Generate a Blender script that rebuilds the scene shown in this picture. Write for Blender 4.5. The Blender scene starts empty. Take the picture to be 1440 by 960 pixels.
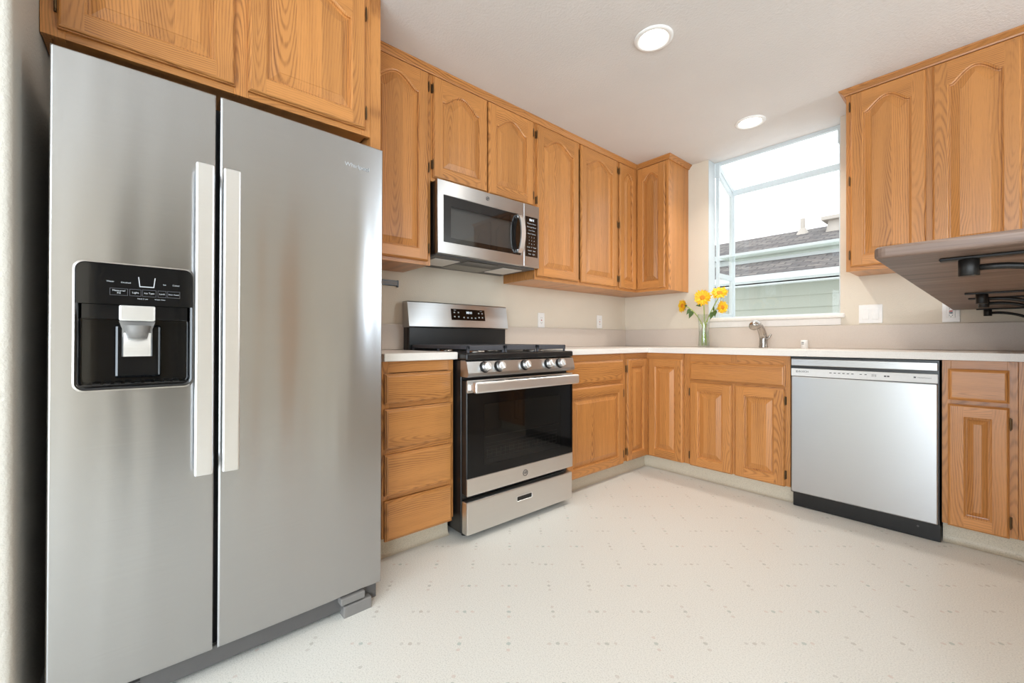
import bpy, bmesh, math, random
from mathutils import Vector, Matrix
from math import sin, cos, pi, radians
random.seed(7)
S = bpy.context.scene
COL = S.collection
# ------------------------------------------------------------------ camera, world, lights, exposure
CAM = (2.350, -3.458, 0.970)
YAW = 49.36
cd = bpy.data.cameras.new('camera'); co = bpy.data.objects.new('camera', cd); COL.objects.link(co)
cd.sensor_width = 36.0; cd.lens = 588.0 * 36.0 / 1440.0; cd.shift_y = -2.0 / 1440.0
cd.clip_start = 0.02; cd.clip_end = 200
co.location = CAM; co.rotation_euler = (radians(90), 0, radians(YAW)); S.camera = co

w = bpy.data.worlds.new('sky'); S.world = w; w.use_nodes = True
bg = w.node_tree.nodes['Background']
bg.inputs['Color'].default_value = (0.93, 0.97, 1.0, 1); bg.inputs['Strength'].default_value = 1.7

def area(name, loc, rot, sx, sy, power, col):
    l = bpy.data.lights.new(name, 'AREA'); l.shape = 'RECTANGLE'; l.size = sx; l.size_y = sy
    l.energy = power; l.color = col
    o = bpy.data.objects.new(name, l); COL.objects.link(o); o.location = loc; o.rotation_euler = rot
    return o
# daylight from dining-room windows behind and right, plus an added side fill
area('daylight_right', (4.66, -5.6, 1.35), (0, radians(90), 0), 1.9, 1.5, 96, (0.755, 0.885, 1.0))
area('side_fill', (4.66, -0.39, 1.35), (0, radians(90), 0), 1.9, .62, 46, (0.755, 0.885, 1.0))  # unseen fill added to brighten the range-wall cabinets
area('daylight_front', (2.80, -6.56, 1.30), (radians(90), 0, 0), 2.3, 2.1, 88, (0.755, 0.885, 1.0))
DOWNLIGHT_W = 5.2
S.view_settings.view_transform = 'Standard'; S.view_settings.look = 'None'
S.view_settings.gamma = 1.0; S.view_settings.use_curve_mapping = False
S.view_settings.exposure = 0.31
S.cycles.use_denoising = True
S.cycles.max_bounces = 10; S.cycles.diffuse_bounces = 5; S.cycles.glossy_bounces = 5
S.cycles.transparent_max_bounces = 12
S.cycles.sample_clamp_indirect = 6.0

# ------------------------------------------------------------------ materials
def lin(r, g, b):
    f = lambda c: ((c / 255 + 0.055) / 1.055) ** 2.4 if c > 10 else c / 255 / 12.92
    return (f(r), f(g), f(b), 1)

class NT:
    def __init__(s, name):
        s.mat = bpy.data.materials.new(name); s.mat.use_nodes = True
        s.t = s.mat.node_tree; s.b = s.t.nodes['Principled BSDF']; s.out = s.t.nodes['Material Output']
    def n(s, kind, **kw):
        nd = s.t.nodes.new(kind)
        for k, v in kw.items(): setattr(nd, k, v)
        return nd
    def l(s, a, b): s.t.links.new(a, b)
    def put(s, sock, v):
        if hasattr(v, 'is_output'): s.l(v, sock)
        else: sock.default_value = v
    def m(s, op, a, b=0.0, c=0.0):
        nd = s.n('ShaderNodeMath', operation=op)
        for i, v in enumerate((a, b, c)): s.put(nd.inputs[i], v)
        return nd.outputs[0]
    def mix(s, f, a, b, blend='MIX'):
        nd = s.n('ShaderNodeMix', data_type='RGBA', blend_type=blend)
        s.put(nd.inputs[0], f); s.put(nd.inputs[6], a); s.put(nd.inputs[7], b)
        return nd.outputs[2]
    def xyz(s, x, y, z):
        nd = s.n('ShaderNodeCombineXYZ')
        for i, v in enumerate((x, y, z)): s.put(nd.inputs[i], v)
        return nd.outputs[0]
    def noise(s, vec, scale=1.0, detail=2.0, rough=0.5, dist=0.0):
        nd = s.n('ShaderNodeTexNoise'); s.l(vec, nd.inputs['Vector'])
        nd.inputs['Scale'].default_value = scale; nd.inputs['Detail'].default_value = detail
        nd.inputs['Roughness'].default_value = rough; nd.inputs['Distortion'].default_value = dist
        return nd.outputs['Fac']
    def ramp(s, fac, *stops):
        nd = s.n('ShaderNodeValToRGB'); s.l(fac, nd.inputs[0]); e = nd.color_ramp.elements
        while len(e) < len(stops): e.new(0.5)
        for i, (p, c) in enumerate(stops): e[i].position = p; e[i].color = c
        return nd.outputs[0]
    def bump(s, h, strength=0.2, dist=0.002):
        nd = s.n('ShaderNodeBump'); s.l(h, nd.inputs['Height'])
        nd.inputs['Strength'].default_value = strength; nd.inputs['Distance'].default_value = dist
        s.l(nd.outputs[0], s.b.inputs['Normal'])
    def set(s, **kw):
        for k, v in kw.items(): s.put(s.b.inputs[k.replace('_', ' ')], v)
        return s

def plain(name, rgb, rough=0.5, metal=0.0, noise=0.0, nscale=60.0, bump=0.0, spec=0.5, coat=0.0):
    t = NT(name); t.set(Roughness=rough, Metallic=metal)
    t.b.inputs['Specular IOR Level'].default_value = spec
    t.b.inputs['Coat Weight'].default_value = coat
    c = lin(*rgb); tc = t.n('ShaderNodeTexCoord').outputs['Object']
    n = t.noise(tc, nscale, 3)
    d = max(noise, 0.02)
    dark = tuple(x * (1 - d) for x in c[:3]) + (1,); lite = tuple(min(1, x * (1 + d)) for x in c[:3]) + (1,)
    t.l(t.ramp(n, (0.3, dark), (0.7, lite)), t.b.inputs['Base Color'])
    if bump: t.bump(n, bump, 0.002)
    return t.mat

def oak(name, staves=False, light=(198, 135, 74), dark=(108, 58, 26), tonal=0.16):
    t = NT(name); at = t.n('ShaderNodeAttribute', attribute_name='gr')
    sp = t.n('ShaderNodeSeparateXYZ'); t.l(at.outputs['Vector'], sp.inputs[0])
    a, d, l = sp.outputs; tone = at.outputs['Alpha']
    if staves:
        st = t.n('ShaderNodeTexWhiteNoise', noise_dimensions='1D')
        sid = t.m('FLOOR', t.m('ADD', t.m('DIVIDE', a, 0.088), t.m('MULTIPLY', tone, 37.0)))
        t.l(sid, st.inputs['W']); sv = st.outputs['Value']
        a = t.m('ADD', a, t.m('MULTIPLY', sv, 0.23)); l = t.m('ADD', l, t.m('MULTIPLY', sv, 3.1))
    off = t.m('MULTIPLY', tone, 9.0)
    wv = t.xyz(t.m('MULTIPLY', a, 7.0), off, t.m('MULTIPLY', l, 2.2))
    wn = t.m('SUBTRACT', t.noise(wv, 1.0, 2.0), 0.5)
    ll = t.m('SUBTRACT', t.m('PINGPONG', t.m('ADD', l, 20.0), 1.15), 0.55)
    aa = t.m('ADD', a, t.m('MULTIPLY', wn, 0.055))
    r = t.m('SQRT', t.m('ADD', t.m('MULTIPLY', aa, aa), t.m('ADD', t.m('POWER', t.m('MULTIPLY', ll, 0.10), 2.0), 0.00004)))
    rr = t.m('POWER', r, 0.75)
    ring = t.m('SINE', t.m('ADD', t.m('MULTIPLY', rr, 560.0), t.m('MULTIPLY', t.noise(t.xyz(t.m('MULTIPLY', a, 40.0), off, t.m('MULTIPLY', l, 9.0)), 1.0, 2.0), 3.0)))
    ring = t.m('POWER', t.m('ADD', t.m('MULTIPLY', ring, 0.5), 0.5), 2.2)
    pv = t.xyz(t.m('MULTIPLY', a, 520.0), t.m('ADD', t.m('MULTIPLY', d, 200.0), off), t.m('MULTIPLY', l, 16.0))
    pore = t.noise(pv, 1.0, 3.0, 0.6)
    pm = t.m('MULTIPLY', t.m('MAXIMUM', t.m('SUBTRACT', pore, 0.5), 0.0), 2.4)
    sv2 = t.xyz(t.m('MULTIPLY', a, 26.0), off, t.m('MULTIPLY', l, 1.3))
    streak = t.noise(sv2, 1.0, 2.0)
    amp = t.m('MULTIPLY', t.m('MAXIMUM', t.m('SUBTRACT', t.noise(t.xyz(t.m('MULTIPLY', a, 9.0), t.m('ADD', off, 4.0), t.m('MULTIPLY', l, 0.8)), 1.0, 2.0), 0.27), 0.0), 2.6)
    f = t.m('ADD', t.m('MULTIPLY', t.m('MULTIPLY', ring, amp), t.m('ADD', t.m('MULTIPLY', pore, 0.9), 0.12)), t.m('MULTIPLY', pm, 0.42))
    f = t.m('ADD', f, t.m('MULTIPLY', t.m('SUBTRACT', streak, 0.5), 0.7))
    f.node.use_clamp = True
    c = t.mix(f, lin(*light), lin(*dark))
    tv = t.m('ADD', t.m('MULTIPLY', tone, tonal), 1.0 - tonal * 0.5)
    if staves: tv = t.m('MULTIPLY', tv, t.m('ADD', t.m('MULTIPLY', sv, 0.16), 0.92))
    c = t.mix(1.0, c, t.xyz(tv, tv, tv), 'MULTIPLY')
    t.l(c, t.b.inputs['Base Color']); t.set(Roughness=t.m('ADD', t.m('MULTIPLY', pore, 0.14), 0.24))
    t.b.inputs['Specular IOR Level'].default_value = 0.5
    t.bump(t.m('SUBTRACT', 1.0, t.m('MULTIPLY', pm, ring)), 0.25, 0.0006)
    return t.mat

def steel(name, rgb=(184, 184, 184), rough=0.30, aniso=0.75, axis='Z', wave=0.0, br=.045):
    t = NT(name); tc = t.n('ShaderNodeTexCoord').outputs['Object']
    mp = t.n('ShaderNodeMapping'); t.l(tc, mp.inputs[0]); mp.inputs['Scale'].default_value = (3, 3, 900)
    n = t.noise(mp.outputs[0], 1.0, 3)
    c = lin(*rgb)
    t.l(t.ramp(n, (0.3, tuple(x * (1 - br) for x in c[:3]) + (1,)), (0.7, tuple(min(1, x * (1 + br)) for x in c[:3]) + (1,))), t.b.inputs['Base Color'])
    t.set(Metallic=1.0, Roughness=t.m('ADD', t.m('MULTIPLY', n, br), rough - br / 2))
    t.b.inputs['Anisotropic'].default_value = aniso; t.b.inputs['Anisotropic Rotation'].default_value = 0.25
    if wave:
        m2 = t.n('ShaderNodeMapping'); t.l(tc, m2.inputs[0]); m2.inputs['Scale'].default_value = (8.5, 1.0, 0.9)
        t.bump(t.noise(m2.outputs[0], 1.0, 1.0), 1.0, wave)
    tg = t.n('ShaderNodeTangent', direction_type='RADIAL', axis=axis); t.l(tg.outputs[0], t.b.inputs['Tangent'])
    return t.mat

def emit(name, rgb, strength):
    t = NT(name); t.set(Roughness=0.6)
    t.b.inputs['Base Color'].default_value = (0.8, 0.8, 0.8, 1)
    t.b.inputs['Emission Color'].default_value = lin(*rgb); t.b.inputs['Emission Strength'].default_value = strength
    return t.mat

def pane(name, tint=(1, 1, 1, 1), boost=0.0, dirt=False):
    t = NT(name); t.t.nodes.remove(t.b)
    tr = t.n('ShaderNodeBsdfTransparent'); tr.inputs[0].default_value = tint
    gl = t.n('ShaderNodeBsdfGlossy'); gl.inputs['Roughness'].default_value = 0.02
    ge = t.n('ShaderNodeNewGeometry'); dt = t.n('ShaderNodeVectorMath', operation='DOT_PRODUCT')
    t.l(ge.outputs['Normal'], dt.inputs[0]); t.l(ge.outputs['Incoming'], dt.inputs[1])
    fac = t.m('ADD', t.m('MULTIPLY', t.m('POWER', t.m('SUBTRACT', 1.0, t.m('ABSOLUTE', dt.outputs['Value'])), 5.0), 0.93), 0.045 + boost); fac.node.use_clamp = True
    mx = t.n('ShaderNodeMixShader'); t.l(fac, mx.inputs[0]); t.l(tr.outputs[0], mx.inputs[1]); t.l(gl.outputs[0], mx.inputs[2])
    res = mx.outputs[0]
    if dirt:
        tc = t.n('ShaderNodeTexCoord').outputs['Object']
        vo = t.n('ShaderNodeTexVoronoi'); t.l(tc, vo.inputs['Vector']); vo.inputs['Scale'].default_value = 26
        rs = t.n('ShaderNodeTexWhiteNoise'); t.l(vo.outputs['Position'], rs.inputs['Vector'])
        spot = t.m('MULTIPLY', t.m('LESS_THAN', vo.outputs['Distance'], t.m('MULTIPLY', rs.outputs['Value'], 0.13)), t.m('LESS_THAN', t.noise(tc, 5, 2), 0.52))
        df = t.n('ShaderNodeBsdfDiffuse'); df.inputs[0].default_value = (0.25, 0.25, 0.24, 1)
        m2 = t.n('ShaderNodeMixShader'); t.l(t.m('MULTIPLY', spot, 0.55), m2.inputs[0]); t.l(res, m2.inputs[1]); t.l(df.outputs[0], m2.inputs[2]); res = m2.outputs[0]
    t.l(res, t.out.inputs[0])
    return t.mat

def wall_paint(name, rgb, sc=140, st=0.35):
    t = NT(name); tc = t.n('ShaderNodeTexCoord').outputs['Object']
    n = t.noise(tc, sc, 3, 0.55); n2 = t.noise(tc, 3, 2); c = lin(*rgb)
    t.l(t.ramp(n2, (0.3, tuple(x * 0.98 for x in c[:3]) + (1,)), (0.7, tuple(min(1, x * 1.015) for x in c[:3]) + (1,))), t.b.inputs['Base Color'])
    t.set(Roughness=0.62); t.b.inputs['Specular IOR Level'].default_value = 0.3
    t.bump(n, st, 0.004)
    return t.mat

def vinyl(name, base=(224, 222, 215), dots=True):
    t = NT(name); tc = t.n('ShaderNodeTexCoord').outputs['Object']
    sp = t.n('ShaderNodeSeparateXYZ'); t.l(tc, sp.inputs[0]); x, y, z = sp.outputs
    fine = t.noise(tc, 240, 3, 0.6); mid = t.noise(tc, 9, 3)
    c = t.ramp(fine, (0.32, lin(*[v - 22 for v in base])), (0.5, lin(*base)), (0.68, lin(*[min(255, v + 7) for v in base])))
    c = t.mix(t.m('MULTIPLY', mid, 0.12), c, lin(216, 211, 202))
    if dots:
        th = radians(YAW); P = 0.1575
        u = t.m('DIVIDE', t.m('ADD', t.m('ADD', t.m('MULTIPLY', x, cos(th)), t.m('MULTIPLY', y, sin(th))), 1.1045 + 0.079 + 20 * P), P)
        v = t.m('DIVIDE', t.m('ADD', t.m('ADD', t.m('MULTIPLY', x, -sin(th)), t.m('MULTIPLY', y, cos(th))), 2.6985 + 0.079 + 20 * P), P)
        i = t.m('FLOOR', u); j = t.m('FLOOR', v)
        fu = t.m('MULTIPLY', t.m('SUBTRACT', t.m('SUBTRACT', u, i), 0.5), P)
        fv = t.m('MULTIPLY', t.m('SUBTRACT', t.m('SUBTRACT', v, j), 0.5), P)
        ph = t.m('MODULO', t.m('ADD', t.m('SUBTRACT', i, j), 403.0), 4.0)
        hor = t.m('LESS_THAN', ph, 1.5)
        al = t.m('ADD', t.m('MULTIPLY', fu, hor), t.m('MULTIPLY', fv, t.m('SUBTRACT', 1.0, hor)))
        ac = t.m('ADD', t.m('MULTIPLY', fv, hor), t.m('MULTIPLY', fu, t.m('SUBTRACT', 1.0, hor)))
        wob = t.m('MULTIPLY', t.m('SUBTRACT', t.noise(tc, 90, 2), 0.5), 0.007)
        def blob(o, r):
            dx = t.m('SUBTRACT', al, o)
            dd = t.m('SQRT', t.m('ADD', t.m('MULTIPLY', dx, dx), t.m('MULTIPLY', ac, ac)))
            return t.m('LESS_THAN', t.m('ADD', dd, wob), r)
        wn = t.n('ShaderNodeTexWhiteNoise', noise_dimensions='2D'); t.l(t.xyz(i, j, 0.0), wn.inputs['Vector'])
        k = wn.outputs['Value']
        c = t.mix(t.m('MULTIPLY', blob(0.0, 0.0068), 0.55), c, t.mix(k, lin(150, 168, 160), lin(178, 168, 156)))
        side = t.m('MAXIMUM', blob(0.027, 0.0062), blob(-0.027, 0.0062))
        c = t.mix(t.m('MULTIPLY', side, 0.42), c, t.mix(k, lin(205, 178, 165), lin(180, 176, 168)))
    vo = t.n('ShaderNodeTexVoronoi'); t.l(tc, vo.inputs['Vector']); vo.inputs['Scale'].default_value = 7.5
    rs = t.n('ShaderNodeTexWhiteNoise'); t.l(vo.outputs['Position'], rs.inputs['Vector'])
    spk = t.m('MULTIPLY', t.m('LESS_THAN', vo.outputs['Distance'], 0.045), t.m('LESS_THAN', rs.outputs['Value'], 0.22))
    c = t.mix(t.m('MULTIPLY', spk, 0.45), c, lin(168, 165, 155))
    t.l(c, t.b.inputs['Base Color']); t.set(Roughness=0.42)
    t.bump(fine, 0.10, 0.001)
    return t.mat

def stone(name, rgb, var=8, rough=0.35):
    t = NT(name); tc = t.n('ShaderNodeTexCoord').outputs['Object']
    n = t.noise(tc, 420, 2, 0.7); b = rgb
    t.l(t.ramp(n, (0.34, lin(*[v - var for v in b])), (0.5, lin(*b)), (0.66, lin(*[min(255, v + var // 2) for v in b]))), t.b.inputs['Base Color'])
    t.set(Roughness=rough)
    return t.mat

def shingle(name):
    t = NT(name); tc = t.n('ShaderNodeTexCoord').outputs['Object']
    mp = t.n('ShaderNodeMapping'); t.l(tc, mp.inputs[0])
    br = t.n('ShaderNodeTexBrick'); t.l(mp.outputs[0], br.inputs['Vector'])
    br.inputs['Scale'].default_value = 1.0; br.inputs['Brick Width'].default_value = 0.26; br.inputs['Row Height'].default_value = 0.13
    br.inputs['Mortar Size'].default_value = 0.012; br.inputs['Color1'].default_value = lin(112, 110, 111); br.inputs['Color2'].default_value = lin(146, 142, 139)
    br.inputs['Mortar'].default_value = lin(96, 94, 95)
    n = t.noise(tc, 9, 4, 0.6)
    c = t.mix(0.5, br.outputs['Color'], t.ramp(n, (0.3, lin(104, 102, 104)), (0.7, lin(196, 190, 182))), 'OVERLAY')
    t.l(c, t.b.inputs['Base Color']); t.set(Roughness=0.9); t.bump(t.m('ADD', n, br.outputs['Fac']), 0.6, 0.01)
    return t.mat

def slab_wood(name):
    t = NT(name); at = t.n('ShaderNodeAttribute', attribute_name='gr')
    sp = t.n('ShaderNodeSeparateXYZ'); t.l(at.outputs['Vector'], sp.inputs[0]); a, d, l = sp.outputs
    st = t.n('ShaderNodeTexWhiteNoise', noise_dimensions='1D')
    t.l(t.m('FLOOR', t.m('DIVIDE', a, 0.135)), st.inputs['W']); sv = st.outputs['Value']
    v = t.xyz(t.m('MULTIPLY', t.m('ADD', a, sv), 34.0), t.m('MULTIPLY', d, 30.0), t.m('MULTIPLY', l, 3.0))
    n = t.noise(v, 1.0, 4, 0.6, 0.8); big = t.noise(t.xyz(t.m('MULTIPLY', a, 5.0), sv, t.m('MULTIPLY', l, 2.0)), 1.0, 3, 0.6, 0.6)
    c = t.ramp(n, (0.32, lin(62, 48, 41)), (0.5, lin(110, 91, 81)), (0.70, lin(152, 132, 120)))
    c = t.mix(t.m('MULTIPLY', big, 0.55), c, lin(120, 88, 66))
    fr = t.m('FRACT', t.m('DIVIDE', a, 0.135)); seam = t.m('LESS_THAN', fr, 0.012)
    c = t.mix(t.m('MULTIPLY', seam, 0.4), c, lin(80, 66, 58))
    tv = t.m('ADD', t.m('MULTIPLY', sv, 0.34), 0.83)
    c = t.mix(1.0, c, t.xyz(tv, tv, tv), 'MULTIPLY')
    t.l(c, t.b.inputs['Base Color']); t.set(Roughness=0.45); t.bump(n, 0.15, 0.001)
    return t.mat

M = {}
M['oak'] = oak('oak'); M['oakp'] = oak('oak_panel', True)
M['steel'] = steel('brushed_steel'); M['fsteel'] = steel('refrigerator_steel', (182, 182, 183), 0.23, 0.85, wave=.0042, br=.025)
M['rsteel'] = steel('range_steel', (222, 220, 217), 0.36, 0.6, br=.02)
M['steelb'] = steel('bright_steel', (238, 238, 238), 0.36, 0.4, br=.012)
M['dwsteel'] = steel('dishwasher_steel', (186, 186, 187), 0.30, 0.6, br=.012)
M['chrome'] = plain('polished_steel', (225, 225, 226), 0.14, 1.0)
M['nickel'] = plain('brushed_nickel', (176, 170, 164), 0.26, 1.0)
M['gloss_black'] = plain('gloss_black', (14, 15, 17), 0.07, coat=0.4)
M['oven_black'] = plain('oven_black_glass', (10, 10, 11), 0.06, spec=0.3)
M['black'] = plain('black_enamel', (20, 20, 21), 0.28)
M['iron'] = plain('cast_iron', (72, 72, 77), 0.55, noise=0.15, nscale=200, bump=0.1)
M['dark_gray'] = plain('dark_gray_plastic', (88, 86, 85), 0.5)
M['gray'] = plain('gray_plastic', (124, 121, 118), 0.45)
M['fridge_side'] = plain('charcoal_paint', (70, 70, 72), 0.5)
M['bronze'] = plain('dark_bronze', (98, 78, 54), 0.36, 0.8)
M['iron_black'] = plain('black_iron', (34, 31, 29), 0.42, 0.5)
M['white_pl'] = plain('white_plastic', (238, 236, 233), 0.35)
M['white_paint'] = plain('white_window_frame', (206, 214, 217), 0.38)
M['trim_white'] = plain('white_trim', (238, 232, 226), 0.4)
M['dw_white'] = plain('pale_fascia', (226, 226, 225), 0.3)
M['ink'] = plain('dark_ink', (70, 70, 74), 0.5)
M['print'] = plain('white_print', (176, 178, 180), 0.5)
M['red'] = plain('red_button', (176, 60, 52), 0.4)
M['wall'] = wall_paint('wall_paint', (222, 211, 194))
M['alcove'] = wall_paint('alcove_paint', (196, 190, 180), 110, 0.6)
M['ceil'] = wall_paint('ceiling_paint', (219, 214, 210), 95, 0.5)
M['floor'] = vinyl('speckled_vinyl'); M['cove'] = vinyl('speckled_vinyl_base', (206, 194, 172), False)
M['counter'] = stone('cream_countertop', (235, 230, 223)); M['splash'] = stone('beige_backsplash', (206, 193, 181), 7, 0.4)
M['roof'] = shingle('roof_shingles'); M['siding'] = plain('sage_siding', (160, 164, 152), 0.7)
M['gutter'] = plain('white_gutter', (200, 207, 205), 0.5); M['vent'] = plain('vent_metal', (196, 188, 178), 0.6)
M['pane'] = pane('window_glass'); M['panedirt'] = pane('roof_glass_with_specks', dirt=True)
M['shelfglass'] = pane('shelf_glass', (0.93, 0.98, 0.96, 1), 0.06)
M['ovenglass'] = pane('oven_window_glass', (0.20, 0.20, 0.20, 1), 0.0)
M['mwglass'] = pane('microwave_window_glass', (0.42, 0.43, 0.44, 1), 0.02)
M['cavity'] = plain('oven_cavity', (92, 90, 88), 0.5); M['rack'] = plain('oven_rack', (170, 168, 164), 0.3, 0.9)
M['lens'] = emit('lamp_lens', (255, 250, 240), 9.0); M['led'] = emit('display_digits', (225, 240, 250), 1.2)
M['lenscover'] = plain('frosted_lens', (236, 232, 226), 0.4)
M['mesh_gray'] = plain('filter_mesh', (150, 146, 140), 0.45, 0.6, 0.2, 400, 0.3)
M['barwood'] = slab_wood('weathered_bar_wood')
M['petal'] = plain('yellow_petal', (250, 196, 30), 0.55, noise=0.14, nscale=80); M['disc'] = plain('orange_disc', (222, 138, 20), 0.7, noise=0.3, nscale=300, bump=0.4)
M['leaf'] = plain('green_leaf', (78, 104, 48), 0.5, noise=0.2, nscale=60); M['stem'] = plain('green_stem', (166, 182, 92), 0.5, noise=0.12)
M['water'] = pane('water_tint', (0.93, 0.97, 0.93, 1), 0.0); M['vase'] = pane('vase_glass', (0.95, 0.97, 0.96, 1), 0.02)
M['sink'] = plain('white_sink', (236, 230, 222), 0.25)

# ------------------------------------------------------------------ mesh building
GM = {'z': lambda p: (p[0], p[1], p[2]), 'x': lambda p: (p[2], p[1], p[0]), 'zy': lambda p: (p[1], p[0], p[2]),
      'y': lambda p: (p[0], p[2], p[1]), 'yz': lambda p: (p[2], p[0], p[1])}
class MB:
    def __init__(s): s.v = []; s.f = []; s.g = []; s.m = []; s.sm = []
    def add(s, vs, fs, axis='z', mat=0, smooth=False, T=None, key=None):
        b = len(s.v); gm = GM[axis]
        o = key or (random.uniform(-.09, .09), random.uniform(0, 3), random.uniform(0, 9), random.random())
        gv = []
        xs = [sum(v[i] for v in vs) / max(1, len(vs)) for i in range(3)]
        c = gm(xs)
        for v in vs:
            q = gm(v); gv.append((q[0] - c[0] + o[0], q[1] + o[1], q[2] + o[2], o[3]))
            s.v.append(tuple(T @ Vector(v)) if T else tuple(v))
        for f in fs:
            s.f.append([b + i for i in f]); s.g.extend(gv[i] for i in f); s.m.append(mat); s.sm.append(smooth)
        return s
    def box(s, x0, x1, y0, y1, z0, z1, bev=0.0, axis='z', seg=2, mat=0, T=None, key=None, smooth=False):
        bm = bmesh.new(); bmesh.ops.create_cube(bm, size=1.0)
        for v in bm.verts: v.co = ((x0 + x1) / 2 + v.co.x * (x1 - x0), (y0 + y1) / 2 + v.co.y * (y1 - y0), (z0 + z1) / 2 + v.co.z * (z1 - z0))
        if bev > 0: bmesh.ops.bevel(bm, geom=list(bm.edges), offset=bev, segments=seg, profile=0.5, affect='EDGES')
        bm.verts.index_update()
        s.add([tuple(v.co) for v in bm.verts], [[v.index for v in f.verts] for f in bm.faces], axis, mat, smooth, T, key); bm.free(); return s
    def cyl(s, p0, p1, r0, r1=None, n=24, mat=0, caps=True, bev=0.0):
        r1 = r0 if r1 is None else r1
        if bev: prof = [(0, 0), (r0 - bev, 0), (r0, bev), (r1, -bev), (r1 - bev, 0), (0, 0)]
        p0 = Vector(p0); p1 = Vector(p1); d = (p1 - p0); L = d.length; d.normalize()
        a = d.orthogonal().normalized(); b = d.cross(a)
        rings = [(0, r0), (L, r1)] if not bev else [(0, r0 - bev), (bev, r0), (L - bev, r1), (L, r1 - bev)]
        vs = []
        for h, r in rings:
            for i in range(n):
                t = 2 * pi * i / n; vs.append(tuple(p0 + d * h + a * (r * cos(t)) + b * (r * sin(t))))
        fs = []
        for k in range(len(rings) - 1):
            for i in range(n):
                j = (i + 1) % n; fs.append([k * n + i, k * n + j, (k + 1) * n + j, (k + 1) * n + i])
        s.add(vs, fs, mat=mat, smooth=True)
        if caps:
            m = (len(rings) - 1) * n
            s.add(vs[:n], [list(range(n))[::-1]], mat=mat); s.add(vs[m:], [list(range(n))], mat=mat)
        return s
    def tube(s, pts, r, n=10, mat=0, flat=None):
        pts = [Vector(p) for p in pts]; N = len(pts); rs = r if isinstance(r, (list, tuple)) else [r] * N
        t0 = (pts[1] - pts[0]).normalized(); a = t0.orthogonal().normalized(); vs = []
        for k in range(N):
            t = (pts[min(k + 1, N - 1)] - pts[max(k - 1, 0)]).normalized()
            a = (a - t * a.dot(t)).normalized(); b = t.cross(a)
            for i in range(n):
                q = 2 * pi * i / n; vs.append(tuple(pts[k] + a * (rs[k] * cos(q)) + b * (rs[k] * sin(q))))
        fs = [[k * n + i, k * n + (i + 1) % n, (k + 1) * n + (i + 1) % n, (k + 1) * n + i] for k in range(N - 1) for i in range(n)]
        fs += [list(range(n))[::-1], [(N - 1) * n + i for i in range(n)]]
        return s.add(vs, fs, mat=mat, smooth=True)
    def lathe(s, prof, c=(0, 0, 0), n=32, mat=0, T=None, smooth=True):
        vs = []; fs = []
        for r, z in prof:
            for i in range(n):
                t = 2 * pi * i / n; vs.append((c[0] + r * cos(t), c[1] + r * sin(t), c[2] + z))
        for k in range(len(prof) - 1):
            for i in range(n):
                j = (i + 1) % n; fs.append([k * n + i, k * n + j, (k + 1) * n + j, (k + 1) * n + i])
        return s.add(vs, fs, mat=mat, smooth=smooth, T=T)
    def prism(s, poly, y0, y1, mat=0, axis='z', T=None):
        """poly in x,z; extruded along y"""
        n = len(poly); vs = [(x, y0, z) for x, z in poly] + [(x, y1, z) for x, z in poly]
        fs = [list(range(n)), list(range(2 * n - 1, n - 1, -1))] + [[i, i + n, (i + 1) % n + n, (i + 1) % n] for i in range(n)]
        return s.add(vs, fs, axis, mat, T=T)
    def rings(s, loops, mat=0, axis='z', cap=False, smooth=False, closed=True, key=None):
        n = len(loops[0]); vs = [p for L in loops for p in L]; fs = []
        for k in range(len(loops) - 1):
            for i in range(n if closed else n - 1):
                j = (i + 1) % n; fs.append([k * n + i, k * n + j, (k + 1) * n + j, (k + 1) * n + i])
        if cap: fs.append([(len(loops) - 1) * n + i for i in range(n)])
        return s.add(vs, fs, axis, mat, smooth, key=key)
    def build(s, name, mats, parent=None, loc=(0, 0, 0), rz=0.0, fix=True):
        me = bpy.data.meshes.new(name); me.from_pydata(s.v, [], s.f)
        at = me.attributes.new('gr', 'FLOAT_COLOR', 'CORNER'); at.data.foreach_set('color', [c for g in s.g for c in g])
        for m in (mats if isinstance(mats, (list, tuple)) else [mats]): me.materials.append(M[m])
        me.polygons.foreach_set('material_index', s.m); me.polygons.foreach_set('use_smooth', s.sm)
        if fix:
            bm = bmesh.new(); bm.from_mesh(me); bmesh.ops.recalc_face_normals(bm, faces=bm.faces); bm.to_mesh(me); bm.free()
        me.update()
        o = bpy.data.objects.new(name, me); COL.objects.link(o); o.parent = parent; o.location = loc; o.rotation_euler = (0, 0, rz)
        return o

def tag(o, label=None, cat=None, group=None, kind=None):
    for k, v in (('label', label), ('category', cat), ('group', group), ('kind', kind)):
        if v: o[k] = v
    return o
def thing(name, label, cat, loc=(0, 0, 0), rz=0.0, group=None):
    o = bpy.data.objects.new(name, None); COL.objects.link(o); o.location = loc; o.rotation_euler = (0, 0, rz); o.empty_display_size = .1
    return tag(o, label, cat, group)
def copy_tree(o, parent=None):
    c = o.copy(); COL.objects.link(c); c.parent = parent
    for ch in list(o.children): copy_tree(ch, c)
    return c
def struct(o): o['kind'] = 'structure'; return o
R90 = radians(90)

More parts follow.
